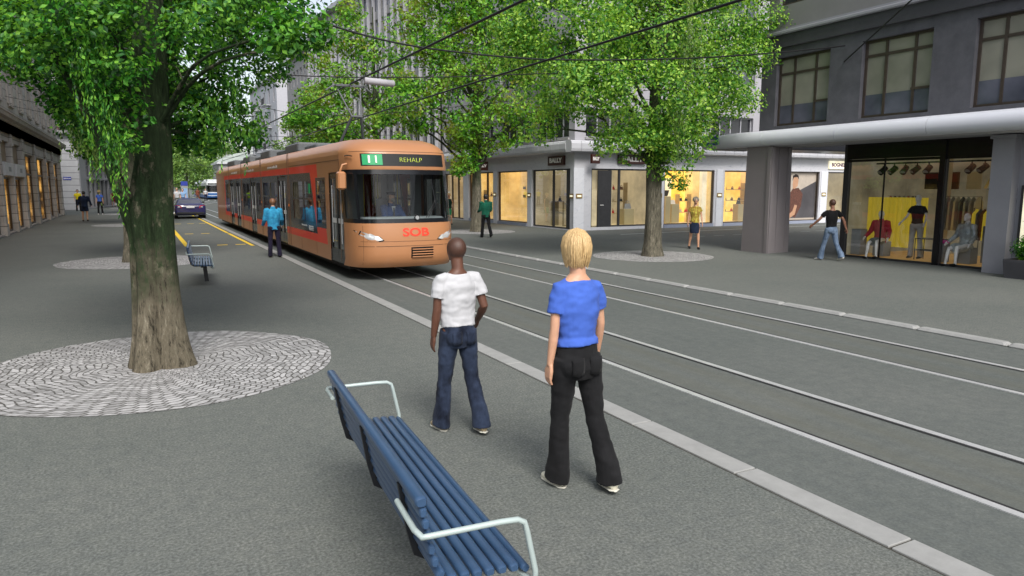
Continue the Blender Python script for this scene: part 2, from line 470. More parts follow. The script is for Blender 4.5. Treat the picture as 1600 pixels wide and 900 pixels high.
mat('lamp_glow', (1, .95, .8), .5); MATS['lamp_glow'].node_tree.nodes['Principled BSDF'].inputs['Emission Color'].default_value = (1, .93, .75, 1)
MATS['lamp_glow'].node_tree.nodes['Principled BSDF'].inputs['Emission Strength'].default_value = 3
mat('sign_brown', (.05, .012, .008), .3, .1)
mat('sign_letter', (.85, .82, .78), .5, .03); 
mat('sign_blue', (.03, .05, .3), .35, .05)
mat('bronze_plate', (.35, .24, .1), .35, .2, 20, metal=.6)
mat('wood', (.35, .2, .08), .5, .2, 5, stretch=(1, 1, 6))
mat('roof_pale', (.45, .5, .47), .6, .1)

# ---------------------------------------------------------------- facade pieces
def window(parent, xf, u0, v0, u1, v1, frame_m, pane_m, depth=.12, fw=.06, mul=(), bars=(), name='window', label=None, sill=None, extra=()):
    """window = frame with mullions, child pane; set back in its opening"""
    b = MB(xf); w0, w1 = -depth, -depth + .07
    b.box((u0, w0, v0), (u0 + fw, w1, v1)); b.box((u1 - fw, w0, v0), (u1, w1, v1))
    b.box((u0 + fw, w0, v0), (u1 - fw, w1, v0 + fw)); b.box((u0 + fw, w0, v1 - fw), (u1 - fw, w1, v1))
    for m in mul:
        u = u0 + (u1 - u0) * m; b.box((u - fw / 2, w0 + .003, v0 + fw), (u + fw / 2, w1 - .003, v1 - fw))
    for m in bars:
        v = v0 + (v1 - v0) * m; b.box((u0 + fw, w0 + .006, v - fw / 2), (u1 - fw, w1 - .006, v + fw / 2))
    o = b.build(name, frame_m, parent)
    if label: tag(o, label)
    p = MB(xf); p.quad((u0 + fw * .5, w0 + .03, v0 + fw * .5), (u1 - fw * .5, w0 + .03, v0 + fw * .5), (u1 - fw * .5, w0 + .03, v1 - fw * .5), (u0 + fw * .5, w0 + .03, v1 - fw * .5))
    p.build('pane', pane_m, o)
    if sill:
        s = MB(xf); s.box((u0 - .06, -.02, v0 - .1), (u1 + .06, .09, v0)); s.build('sill', sill, o)
    return o
def reveal(b, u0, v0, u1, v1, d, mi=0):
    b.quad((u0, 0, v0), (u0, -d, v0), (u0, -d, v1), (u0, 0, v1), mi); b.quad((u1, 0, v0), (u1, -d, v0), (u1, -d, v1), (u1, 0, v1), mi)
    b.quad((u0, 0, v0), (u1, 0, v0), (u1, -d, v0), (u0, -d, v0), mi); b.quad((u0, 0, v1), (u1, 0, v1), (u1, -d, v1), (u0, -d, v1), mi)
def wall(parent, xf, u0, v0, u1, v1, holes, m, d=.25, name='wall'):
    b = MB(xf)
    b.panel([(0, rect(u0, v0, u1, v1))] + [(None, rect(*h)) for h in holes])
    for h in holes: reveal(b, *h, d)
    return b.build(name, m, parent, fix=False)
def interior(parent, xf, u0, v0, u1, v1, d, back, floor, side=None, w0=-.2, ceil=None, lamps=True):
    """shop-window room behind the glass"""
    b = MB(xf)
    b.quad((u0, -d, v0), (u1, -d, v0), (u1, -d, v1), (u0, -d, v1), 0)
    b.quad((u0, w0, v0), (u1, w0, v0), (u1, -d, v0), (u0, -d, v0), 1)
    b.quad((u0, w0, v1), (u1, w0, v1), (u1, -d, v1), (u0, -d, v1), 3)
    b.quad((u0, w0, v0), (u0, -d, v0), (u0, -d, v1), (u0, w0, v1), 2); b.quad((u1, w0, v0), (u1, -d, v0), (u1, -d, v1), (u1, w0, v1), 2)
    b.build('display_room', [back, floor, side or back, ceil or back], parent, fix=False)
    if lamps:
        n = max(2, int((u1 - u0) / .8))
        for i in range(n):
            u = u0 + (u1 - u0) * (i + .5) / n
            l = MB(xf); l.cyl((u, -d * .45, v1 - .03), (u, -d * .45, v1 - .002), .06, 10); l.build('downlight', 'lamp_glow', parent)

# ---------------------------------------------------------------- dark building with canopy, right
bd = empty('slate_building', (17.9, 17.02, 0), 0, 'dark slate clad building with curved pale metal canopy over its shop window', 'building')
f = frame((17.9, 0, 0), R(90))      # u = Y
U0, U1 = -14, 17.02
holes = []; wins = []
for i, (a, c, mu) in enumerate([(14.48, 16.42, (.3, .7)), (11.47, 13.45, (.27, .68)), (8.4, 10.43, (.33, .7)), (5.3, 7.3, (.3, .7)), (2.2, 4.2, (.3, .7)), (-1, 1, (.3, .7))]):
    holes.append((a, 3.9, c, 5.97)); wins.append((a, 3.9, c, 5.97, mu))
wall(bd, f, U0, 3.25, U1, 6.25, holes, 'charcoal_slate', .22, 'slate_wall')
for i, (a, v0, c, v1, mu) in enumerate(wins):
    o = window(bd, f, a, v0, c, v1, 'bronze_frame', 'pane_blind', .2, .07, mu, (.76,) if i != 1 else (.8,))
    g = MB(f)      # lower spandrel panes seen in the photo: a blue-grey parapet behind the glass
    g.box((a + .07, -.165, v0 + .07), (c - .07, -.155, v0 + .62)); g.build('lower_pane', 'pane_blue', o)
    if i in (0, 1):
        g = MB(f); k0 = a + .08 + (.0 if i else .0); g.box((a + .03, -.13, v0 + .62), (a + (c - a) * .3, -.12, v0 + .68)); g.build('transom', 'bronze_frame', o)
# end wall to the side street (north end) and cornice
b = MB(frame((17.9, 17.02, 0), 0)); b.box((.01, -.3, 3.25), (9, .0, 6.25));
b.build('end_wall', 'charcoal_slate', bd)
b = MB(f); b.box((U0, -.3, 6.25), (U1 + .12, .12, 6.62)); b.build('band', 'charcoal_plain', bd)
b = MB(f); b.box((U0, -.3, 6.62), (U1 + .2, .22, 6.72), bev=.02); b.box((U0, -.3, 6.72), (U1 + .1, .1, 6.8)); b.build('cornice', 'pilaster_grey', bd)
hs_ = [(a, 7.5, c, 9.5) for a, _, c, _, _ in wins]
wall(bd, f, U0, 6.8, U1 - .2, 14, hs_, 'upper_grey', .2, 'upper_wall')
for h in hs_: window(bd, f, *h, 'bronze_frame', 'pane_dark', .18, .07, (.3, .7))
b = MB(frame((17.9, 16.82, 0), 0)); b.box((.01, -.2, 6.81), (9, .01, 14)); b.build('upper_end_wall', 'upper_grey', bd)
b = MB(frame((17.9, 16.82, 0), 0)); b.box((-.1, -30.8, 14), (9, .1, 14.2)); b.build('roof', 'upper_grey', bd)
# canopy: rounded nose, soffit, joints
cx0, cx1 = 16.75, 18.6
prof = [(cx1, 3.24), (cx0 + .25, 3.24), (cx0 + .1, 3.26), (cx0 + .02, 3.33), (cx0, 3.42), (cx0 + .02, 3.53), (cx0 + .07, 3.62), (cx0 + .16, 3.68), (cx0 + .3, 3.71), (cx1, 3.72)]
b = MB(); y = 18.4; seg = 2.55
while y > -14:
    b.rings([[(x, y, z) for x, z in prof], [(x, max(y - seg + .012, -14), z) for x, z in prof]], 0, True, True, True); y -= seg
cn = b.build('canopy', 'canopy_metal', bd)
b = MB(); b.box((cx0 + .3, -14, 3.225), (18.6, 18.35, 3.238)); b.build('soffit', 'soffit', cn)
# canopy return over the corner
b = MB(); b.rings([[(x, 18.4, z) for z, x in [(3.24, 16.95), (3.71, 16.95), (3.71, 27), (3.24, 27)]], [(x, 17.03, z) for z, x in [(3.24, 16.95), (3.71, 16.95), (3.71, 27), (3.24, 27)]]], 0, True, True, False)
b.build('canopy_return', 'canopy_metal', bd)
# pillar: two flat faces with a central joint, splayed foot
b = MB()
px0, px1, py0, py1 = 17.0, 17.86, 15.62, 16.6
b.rings([[(px0 - .05, py0 - .05, 0), (px1, py0 - .05, 0), (px1, py1 + .04, 0), (px0 - .05, py1 + .04, 0)],
         [(px0 - .05, py0 - .05, .03), (px1, py0 - .05, .03), (px1, py1 + .04, .03), (px0 - .05, py1 + .04, .03)],
         [(px0, py0, 3.24), (px1, py0, 3.24), (px1, py1, 3.24), (px0, py1, 3.24)]], None, True, True, False)
for (a, c) in (((px0 - .03, py0 - .065, 0), (px0 + .09, py0 - .03, 3.2)), ((px0 - .065, py0 - .03, 0), (px0 - .03, py0 + .09, 3.2))): b.box(a, c)
b.box((px1 - .2, py0 - .06, 0), (px1 - .17, py0 - .03, 3.2)); b.box((px0 + .28, py0 - .06, .02), (px0 + .3, py0 - .03, 3.2))
b.build('pillar', 'pillar_metal', bd)
# shop front under the canopy, X 18.3
fs = frame((18.3, 0, 0), R(90))
b = MB(fs)
b.panel([(0, rect(9.72, 0, 14.02, 3.24)), (None, rect(9.80, .05, 11.12, 2.72)), (None, rect(11.28, .05, 13.94, 2.8)), (1, rect(9.72, 2.72, 14.02, 3.24)), (None, rect(11.28, 2.79, 13.94, 2.8))])
for h in ((9.80, .05, 11.12, 2.72), (11.28, .05, 13.94, 2.8)): reveal(b, *h, .12)
b.build('shopfront_frame', ['dark_frame', 'black_gloss'], bd, fix=False)
b = MB(fs); b.box((11.13, .0, 0), (11.27, .05, 3.2)); b.build('mullion', 'black_gloss', bd)
b = MB(fs); b.box((12.84, -.09, .05), (12.87, -.05, 2.8)); b.build('glazing_bar', 'black_gloss', bd)
for h in ((9.80, .05, 11.12, 2.72), (11.28, .05, 13.94, 2.8)):
    b = MB(fs); b.quad((h[0], -.07, h[1]), (h[2], -.07, h[1]), (h[2], -.07, h[3]), (h[0], -.07, h[3])); b.build('shop_pane', 'display_glass', bd, fix=False)
lit('shop_wood', [(.3, (.32, .17, .05)), (.7, (.5, .3, .1))], .3, 1.5, (1, 6, 1))
interior(bd, fs, 9.75, .04, 13.98, 3.1, 3.2, 'lit_shop', 'shop_wood', 'lit_shop', -.12, 'lit_shop', False)
b = MB(); b.box((18.3, 14.02, 0), (21.6, 14.1, 3.24)); b.build('side_return', 'dark_frame', bd)
# grey pilaster and wall to the right of the shop
b = MB(); b.box((17.72, 9.24, 0), (18.4, 9.72, 3.2)); b.box((18.0, -14, 0), (18.4, 9.24, 3.24)); b.build('pilaster', 'pilaster_grey', bd)
b = MB(); b.box((17.66, 9.2, 3.12), (18.4, 9.76, 3.2)); b.build('capital', 'pilaster_grey', bd)
b = MB(); b.box((17.94, 7.2, .48), (18.0, 9.13, 2.05)); cs = b.build('poster_frame', 'dark_frame', bd)
b = MB(); b.box((17.92, 7.26, .56), (17.94, 9.06, 1.97)); b.build('lit_panel', 'lit_cream', cs)

# things in that shop window --------------------------------------------------------------
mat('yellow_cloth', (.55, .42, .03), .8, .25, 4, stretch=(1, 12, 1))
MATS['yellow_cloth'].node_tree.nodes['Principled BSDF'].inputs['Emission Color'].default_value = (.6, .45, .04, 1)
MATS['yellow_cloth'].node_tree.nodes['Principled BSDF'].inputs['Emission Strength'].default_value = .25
mat('mannequin_white', (.78, .76, .72), .4, .03); mat('red_knit', (.4, .02, .035), .9, .2, 30); mat('grey_cloth', (.13, .15, .14), .9, .35, 25)
mat('black_cloth', (.012, .012, .014), .8, .2, 10); mat('silver_cloth', (.4, .44, .45), .35, .55, 9, metal=.25); mat('pink_cloth', (.7, .03, .3), .7, .15, 8)
mat('pale_trouser', (.4, .38, .35), .8, .15, 6); mat('plinth_grey', (.25, .26, .26), .7, .1); mat('red_leather', (.6, .01, .01), .25, .1); mat('chrome', (.75, .75, .75), .2, .05, metal=.9)
b = MB(fs)
rg = []
for i in range(45):
    u = 12.15 + i * (13.92 - 12.15) / 44; rg.append((u, -1.0 + .06 * math.sin(i * 1.9)))
b.rings([[(u, w_, .3), (u, w_, 1.72)] for u, w_ in rg], None, False, False, True)
b.rings([[(u, w_ - .02, .3), (u, w_ - .02, 1.72)] for u, w_ in rg], None, False, False, True)
tag(b.build('curtain', 'yellow_cloth'), 'yellow pleated curtain hung across the back of the shop window', 'curtain')
# spotlights on a ceiling track
b = MB(fs); b.box((9.85, -.78, 2.66), (13.6, -.74, 2.7)); tag(b.build('light_track', 'black_cloth'), 'black ceiling track carrying the spotlights inside the shop window', 'track')
sp = empty('spotlight', (0, 0, 0)); tag(sp, 'black spotlight on the ceiling track of the clothes shop window', 'spotlight', 'spotlights on the shop window track')
b = MB(); b.cyl((0, 0, -.06), (0, 0, 0), .018, 8); b.box((-.03, -.03, -.09), (.03, .03, -.05)); b.build('bracket', 'black_cloth', sp)
b = MB(); b.cyl((.06, 0, -.1), (-.14, 0, -.25), .075, 12, None, .085); b.build('lamp_head', 'black_cloth', sp)
b = MB(); b.cyl((-.135, 0, -.245), (-.142, 0, -.252), .07, 12); b.build('lens', 'plinth_grey', sp)
us = [13.36, 13.05, 12.72, 12.38, 12.05, 10.92, 10.6, 10.28, 9.98]
for i, u in enumerate(us):
    o = sp if i == 0 else copy_tree(sp)
    o.location = fs((u, -.76, 2.66)); o.rotation_euler = (0, 0, R(random.uniform(-30, 30)))
    side = 'wider left' if u > 11.2 else 'narrower right'
    k = (i + 1) if i < 5 else i - 4
    o['label'] = 'black spotlight behind the %s pane of the clothes shop, %s from the left' % (side, ['first', 'second', 'third', 'fourth', 'fifth'][k - 1])
# ceiling pipes in the right half
b = MB(fs); b.tube([(11.0, -1.6, 2.0), (10.75, -1.4, 2.3), (10.6, -1.35, 2.36), (9.75, -1.3, 2.45)], .045, 8)
tag(b.build('vent_pipe', 'chrome'), 'shiny bent pipe under the shop ceiling, the upper of two', 'pipe')
b = MB(fs); b.tube([(11.1, -1.9, 1.95), (10.8, -1.9, 2.02), (9.75, -1.8, 2.06)], .03, 8)
tag(b.build('vent_pipe', 'chrome'), 'thin straight pipe under the shop ceiling, the lower of two', 'pipe')
b = MB(fs)
for u, v, w_ in [(11.0, 1.95, .0), (10.3, 1.75, 0)]: pass
for i in range(9):
    a = 9.8 + i * .17; b.rings([[(a, -2.95 - .05 * math.sin(i * 2.1), 1.05), (a, -2.9, 1.8 + .1 * math.sin(i * .9))], [(a + .17, -2.95 - .05 * math.sin(i * 2.1 + 2.1), 1.05), (a + .17, -2.9, 1.8 + .1 * math.sin(i * .9 + .9))]], None, False, False, True)
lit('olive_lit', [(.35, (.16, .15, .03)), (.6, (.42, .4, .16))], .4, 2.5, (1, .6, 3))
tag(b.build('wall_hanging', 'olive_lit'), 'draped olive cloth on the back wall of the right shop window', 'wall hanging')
# ---------------------------------------------------------------- shoe shop building on the corner, right
bb = empty('corner_shop_building', (17.9, 28.0, 0), 0, 'grey corner building with marble ground floor, warm lit shop windows and a ribbed metal fascia', 'building')
fB = frame((17.9, 0, 0), R(90)); fC = frame((0, 28.0, 0), R(180))
GT = 3.62
side = [(28.35, .05, 31.95, 2.88), (32.5, .14, 35.9, 2.88), (36.5, .14, 39.8, 2.88), (40.7, .05, 43.6, 2.88)]
wall(bb, fB, 28.0, 0, 44.2, GT, side, 'marble', .3, 'marble_wall')
fr = [(-20.95 - 1.5, .14, -18.85, 2.88), (-26.45, .14, -23.2, 2.88), (-30.5, .14, -27.15, 2.88), (-34.35, .14, -31.1, 2.88), (-38.3, .14, -35.05, 2.88), (-42.2, .14, -39.0, 2.88)]
wall(bb, fC, -44, 0, -17.9, GT, fr, 'marble', .3, 'marble_wall')
# light marble pilasters and bluish plinths
b = MB(fC)
def boxes(nm, mt, parent, xf, L, **k):
    for a, c in L:
        q = MB(xf); q.box(a, c, **k); q.build(nm, mt, parent)
boxes('pilaster', 'marble_light', bb, fC, [((a, 0, 0), (c, .035, 2.9)) for a, c in ((-18.42, -17.86), (-23.1, -22.55), (-27.0, -26.6), (-31.0, -30.6), (-34.95, -34.45), (-38.9, -38.4))])
boxes('pilaster', 'marble_light', bb, fB, [((a, 0, 0), (c, .03, 2.9)) for a, c in ((32.02, 32.43), (35.98, 36.42), (39.9, 40.6))])
boxes('plinth', 'plinth_blue', bb, fC, [((h[0], -.04, .0), (h[2], .05, .16)) for h in fr[1:]])
boxes('plinth', 'plinth_blue', bb, fB, [((h[0], -.04, .0), (h[2], .05, .16)) for h in side[1:3]])
def shopwin(xf, h, d, back, floor, sidem=None, mul=(), ceil=None, frm='bronze_frame', label=None):
    b = MB(xf); u0, v0, u1, v1 = h; fw = .07; w0, w1 = -.16, -.06
    b.box((u0, w0, v0), (u0 + fw, w1, v1)); b.box((u1 - fw, w0, v0), (u1, w1, v1)); b.box((u0 + fw, w0, v0), (u1 - fw, w1, v0 + fw)); b.box((u0 + fw, w0, v1 - fw), (u1 - fw, w1, v1))
    for m in mul: b.box((m - .05, w0 + .004, v0 + fw), (m + .05, w1 - .004, v1 - fw))
    o = b.build('shop_window', frm, bb)
    if label: tag(o, label)
    p = MB(xf); p.quad((u0 + fw, -.11, v0 + fw), (u1 - fw, -.11, v0 + fw), (u1 - fw, -.11, v1 - fw), (u0 + fw, -.11, v1 - fw)); p.build('pane', 'shop_glass', o, fix=False)
    interior(o, xf, u0 + .005, v0 + .005, u1 - .005, v1 - .005, d, back, floor, sidem, -.17, ceil)
    return o
shopwin(fB, side[0], 2.4, 'lit_beige', 'lit_floor', 'lit_beige', (30.0,), 'lit_beige', 'dark_frame')
shopwin(fB, side[1], 1.3, 'lit_warm', 'lit_floor', 'lit_warm')
shopwin(fB, side[2], 1.3, 'lit_warm', 'lit_floor', 'lit_warm', (37.4,))
shopwin(fB, side[3], 1.3, 'lit_warm', 'lit_beige', 'lit_beige', (41.6, 42.6), None, 'bronze_frame')
o = shopwin(fC, fr[0], 2.4, 'lit_beige', 'lit_floor', 'lit_beige', (-19.95, -20.5), 'lit_beige', 'dark_frame')
b = MB(fC); b.box((-20.02, -.1, .1), (-19.25, -.03, 2.8)); b.build('door', 'dark_frame', bb)
b = MB(fC); b.box((-19.55, -.02, 1.15), (-19.35, .02, 1.2)); b.build('door_pull', 'chrome', bb)
b = MB(fC); b.box((-19.2, -.12, .1), (-18.92, -.06, 1.9)); b.build('side_panel', 'lit_beige', bb)
b = MB(fB); b.box((28.42, -.14, .1), (28.72, -.03, 2.82)); b.build('door', 'dark_frame', bb)
b = MB(fB); b.box((28.62, -.025, 1.2), (28.8, .02, 1.26)); b.build('door_pull', 'chrome', bb)
shopwin(fC, fr[1], 2.2, 'lit_gold', 'lit_floor', 'lit_warm', (), 'lit_cream')
shopwin(fC, fr[2], 2.2, 'lit_gold', 'lit_floor', 'lit_warm', (), 'lit_warm')
# poster window: pale sheet, slanted dark panel, a figure in a patterned jacket
def dim(n, c, e=.12, v=.15, s=3):
    m = mat(n, c, .6, v, s); b = m.node_tree.nodes['Principled BSDF']; b.inputs['Emission Color'].default_value = (*c, 1); b.inputs['Emission Strength'].default_value = e; return m
dim('poster_pale', (.42, .36, .3)); dim('poster_dark', (.07, .065, .07), .1, .4, .8); mat('poster_skin', (.5, .28, .17), .6); mat('poster_jacket', (.12, .05, .035), .8, .7, 22); mat('poster_hair', (.02, .012, .01), .7)
b = MB(fC); b.panel([(m_, [(u_ - (.42 if m_ > 1 else 0), v_) for u_, v_ in p_]) for m_, p_ in [(0, rect(-34.3, .2, -31.15, 2.84)), (1, [(-34.3, .3), (-32.1, .3), (-32.4, .9), (-32.75, 1.75), (-34.3, 2.35)]),
  (3, [(-31.75, .6), (-32.3, .3), (-32.75, .95), (-32.85, 1.65), (-32.5, 1.98), (-32.05, 1.95), (-31.75, 1.6)]),
  (2, [(-32.2, 1.93), (-32.42, 2.1), (-32.46, 2.45), (-32.3, 2.62), (-32.08, 2.6), (-32.0, 2.2), (-32.05, 1.95)]),
  (4, [(-32.48, 2.45), (-32.45, 2.66), (-32.22, 2.75), (-32.0, 2.64), (-31.98, 2.35), (-32.08, 2.55), (-32.35, 2.58)]),
  (2, [(-31.9, .3), (-32.3, .5), (-32.45, 1.0), (-32.25, 1.05), (-32.1, .7), (-31.8, .5)])]], -.2)
ps = b.build('window_poster', ['poster_pale', 'poster_dark', 'poster_skin', 'poster_jacket', 'poster_hair'], bb, fix=False)
b = MB(fC); h = fr[3]
b.box((h[0], -.16, h[1]), (h[0] + .06, -.08, h[3])); b.box((h[2] - .06, -.16, h[1]), (h[2], -.08, h[3])); b.box((h[0] + .06, -.16, h[3] - .06), (h[2] - .06, -.08, h[3])); b.box((h[0] + .06, -.16, h[1]), (h[2] - .06, -.08, h[1] + .06))
b.build('shop_window', 'bronze_frame', bb)
shopwin(fC, fr[4], 1.6, 'lit_beige', 'lit_floor', 'lit_beige', (-36.7,))
shopwin(fC, fr[5], 1.6, 'lit_beige', 'lit_floor', 'lit_beige')
# ribbed fascia canopy running round the corner
def fascia(xf, u0, u1, o0=0, o1=0):
    b = MB(xf); st = .62; u = u0
    P = [(0, 3.6), (.42, 3.6), (.47, 3.64), (.5, 3.75), (.5, 3.98), (.46, 4.08), (.4, 4.12), (0, 4.14)]
    while u < u1 - .01:
        e = min(u + st, u1); a = u
        b.rings([[(a + .008, w_, v) for w_, v in P], [(e - .008, w_, v) for w_, v in P]], 0, True, True, False)
        u = e
    return b.build('fascia', 'metal_fascia', bb)
fascia(fB, 27.99, 44.2); fascia(fC, -44, -17.41)
# upper storeys
upr = [];
def uppers(xf, u0, u1, bays, floors, m='lilac_render'):
    hs = [(a, v0, c, v1) for a, c in bays for v0, v1 in floors]
    wall(bb, xf, u0, 4.1, u1, 17.5, hs, m, .3, 'upper_wall')
    for a, v0, c, v1 in hs:
        n = 4 if c - a > 2.4 else 2
        window(bb, xf, a, v0, c, v1, 'white_frame', 'pane_dark' if v0 < 7 else 'pane_blue', .22, .06, [(i + 1) / n for i in range(n - 1)], (), sill='pale_stone' if v0 < 7 else None)
FL = [(4.3, 5.6), (7.2, 8.8), (10.4, 12.1), (13.7, 15.4)]
uppers(fB, 28.0, 44.2, [(28.5, 31.6), (32.3, 35.6), (36.4, 39.6), (40.4, 43.6)], FL)
uppers(fC, -44, -17.9, [(-21.4, -18.5), (-25.2, -22.3), (-29.0, -26.1), (-32.8, -29.9), (-36.6, -33.7), (-40.4, -37.5)], FL)
b = MB(); b.box((17.7, 27.8, 17.5), (44, 44.2, 17.8)); b.build('roof', 'metal_fascia', bb)
boxes('party_wall', 'lilac_render', bb, ID, [((17.9, 44.0, 0), (30, 44.2, 17.5)), ((43.9, 28.1, 0), (44.1, 44, 17.5))])
# signs
def shop_sign(xf, u, v, wd, ht, txt, label, hang=False, size=.3):
    b = MB(xf); b.box((u - wd / 2, .0 if not hang else .03, v - ht / 2), (u + wd / 2, .12 if not hang else .13, v + ht / 2), bev=.008)
    o = b.build('shop_sign', 'sign_brown'); tag(o, label, 'sign', 'brown shop signs of the corner building')
    text_obj('lettering', txt, size, 'sign_letter', o, flip(xf), -u, v, .125 if not hang else .135, .006, .012, wd * .78)
    if hang:
        b = MB(xf); b.cyl((u - wd * .3, .08, v + ht / 2), (u - wd * .3, .08, 3.62), .012, 6); b.cyl((u + wd * .3, .08, v + ht / 2), (u + wd * .3, .08, 3.62), .012, 6); b.build('hanger', 'black_cloth', o)
    return o
shop_sign(fB, 29.5, 3.27, 1.45, .44, 'BALLY', 'wide dark brown shop sign above the street side doorway', size=.3)
shop_sign(fC, -21.1, 3.33, 1.6, .43, 'BALLY', 'wide dark brown shop sign above the corner entrance, partly behind leaves', size=.32)
fD = frame((18.7, 27.6, 0), R(180 + 14))
shop_sign(fD, 0, 3.3, .56, .42, 'BALLY', 'small square dark sign hanging under the fascia at the building corner', True, size=.2)
fE = frame((17.3, 36.8, 0), R(180 - 25))
shop_sign(fE, 0, 3.2, .8, .5, 'BALLY', 'small dark sign hanging beside the trunk of the rust tinged tree', True, size=.2)
b = MB(fC); b.box((-36.4, 0, 3.05), (-35.0, .1, 3.5), bev=.01); o = b.build('shop_sign', 'lit_cream'); tag(o, 'cream sign with purple letters at the far right of the marble wall', 'sign')
mat('purple', (.1, .02, .1), .5); text_obj('lettering', 'BOGNER', .28, 'purple', o, flip(fC), 35.75, 3.27, .105, .004, .01, 1.2)
k = 0
for xf, us, wh in ((fC, [(-18.15, 'beside the corner entrance'), (-22.85, 'between the corner entrance and the gold window'), (-26.8, 'right of the gold window'), (-34.7, 'right of the poster window')],0), (fB, [(28.15, 'on the street side just left of the corner'), (32.2, 'right of the picture window on the street side'), (36.2, 'left of the picture window on the street side')],0)):
    for u, lb in us:
        b = MB(xf); b.box((u - .17, .03, 1.5), (u + .17, .06, 1.72), bev=.006); o = b.build('wall_plaque', 'bronze_plate')
        tag(o, 'small bronze plaque on a marble pillar, ' + lb, 'plaque', 'bronze plaques on the marble pillars')
        b = MB(xf); b.box((u - .11, .06, 1.57), (u + .11, .066, 1.65)); b.build('plate_face', 'lit_cream', o)
# things in the lit windows: picture, pedestals, shelf, bags, a pair of figures
lit('pic_lit', [(.32, (.28, .1, .02)), (.47, (.8, .36, .08)), (.58, (1, .8, .4)), (.7, (1, .97, .85))], .9, 1.3, (.6, .6, 1.6))
b = MB(fB); b.box((32.85, -1.24, .5), (34.55, -1.18, 2.35)); tag(b.build('lit_picture', 'pic_lit'), 'tall glowing orange landscape picture in the street side shop window', 'picture')
b = MB(fB)
b.box((34.9, -1.24, 1.9), (35.15, -1.2, 2.05)); tag(b.build('framed_card', 'dark_frame'), 'small dark framed card beside the glowing landscape picture, the upper one', 'card')
b = MB(fB); b.box((34.9, -1.24, 1.45), (35.15, -1.2, 1.6)); tag(b.build('framed_card', 'dark_frame'), 'small dark framed card beside the glowing landscape picture, the lower one', 'card')
b = MB(fC); b.box((-25.35, -2.12, 1.35), (-24.1, -2.05, 2.5)); tag(b.build('lit_picture', 'lit_cream'), 'bright cream light panel at the back of the gold shop window', 'light panel')
lit('orange_lit', [(.3, (.6, .1, .01)), (.7, (.95, .4, .05))], .5, 2)
b = MB(fC); b.box((-25.35, -2.1, .95), (-24.1, -2.04, 1.34)); tag(b.build('orange_panel', 'orange_lit'), 'orange panel under the bright light panel in the gold window', 'panel')
mat('pedestal_tan', (.42, .36, .2), .6, .08)
def pedestal(xf, u, w_, s, h, label, item=None):
    b = MB(xf); b.box((u - s / 2, w_ - s / 2, .18), (u + s / 2, w_ + s / 2, h), bev=.01); o = b.build('pedestal', 'pedestal_tan'); tag(o, label, 'pedestal', 'pedestals in the shop windows')
    return o
pedestal(fC, -24.05, -.9, .36, 1.55, 'tall tan pedestal at the left of the gold window, carrying a dark vase')
pedestal(fC, -24.75, -1.2, .5, 1.15, 'wide low tan pedestal in the middle of the gold window')
pedestal(fC, -21.6, -1.0, .6, .95, 'low tan pedestal behind the tree in the corner shop window')
pedestal(fC, -29.3, -1.1, .4, 1.1, 'tan pedestal in the window beside the metal pillar')
b = MB(fC); b.tube([(-24.05, -.9, 1.56), (-24.05, -.9, 1.62), (-24.05, -.9, 1.82), (-24.05, -.9, 1.86)], [.07, .1, .15, .16], 14); tag(b.build('vase', 'black_cloth'), 'dark flared vase standing on the tall tan pedestal', 'vase')
def handbag(xf, u, w_, v, s, m, label):
    b = MB(xf); b.rings([[(u - s, w_ - s * .35, v), (u + s, w_ - s * .35, v), (u + s, w_ + s * .35, v), (u - s, w_ + s * .35, v)], [(u - s * .8, w_ - s * .12, v + s * 1.3), (u + s * .8, w_ - s * .12, v + s * 1.3), (u + s * .8, w_ + s * .12, v + s * 1.3), (u - s * .8, w_ + s * .12, v + s * 1.3)]], None, True, True, False)
    o = b.build('handbag', m, bevel=.015); tag(o, label, 'handbag', 'handbags in the shop windows')
    b = MB(xf); b.tube([(u + s * .5 * math.cos(a), w_, v + s * 1.28 + s * .7 * math.sin(a)) for a in [PI * i / 8 for i in range(9)]], .012, 6); b.build('handle', m, o)
handbag(fC, -24.75, -1.2, 1.15, .16, 'mannequin_white', 'small cream handbag on the wide low pedestal')
handbag(fC, -21.7, -1.0, .95, .2, 'plinth_grey', 'grey handbag on the pedestal of the corner shop window')
handbag(fC, -29.3, -1.1, 1.1, .14, 'black_cloth', 'black handbag on the pedestal beside the metal pillar')
handbag(fC, -23.55, -1.3, .2, .2, 'red_leather', 'red handbag on the floor at the left edge of the gold window')
handbag(fB, 31.2, -1.2, 1.32, .12, 'black_cloth', 'small black handbag on the shelf of the doorway window')
b = MB(fB); b.box((30.6, -1.45, 1.28), (31.75, -1.0, 1.31)); b.box((30.6, -1.45, .7), (31.75, -1.0, .73)); b.box((30.6, -1.45, .06), (30.63, -1.0, 1.3)); b.box((31.72, -1.45, .06), (31.75, -1.0, 1.3))
tag(b.build('display_shelf', 'pedestal_tan'), 'low two tier display shelf inside the street side doorway window', 'shelf')
b = MB(fB); b.box((28.95, -1.8, .06), (29.3, -1.3, 2.8)); tag(b.build('interior_column', 'lit_warm'), 'warm lit interior column behind the doorway glass', 'column')

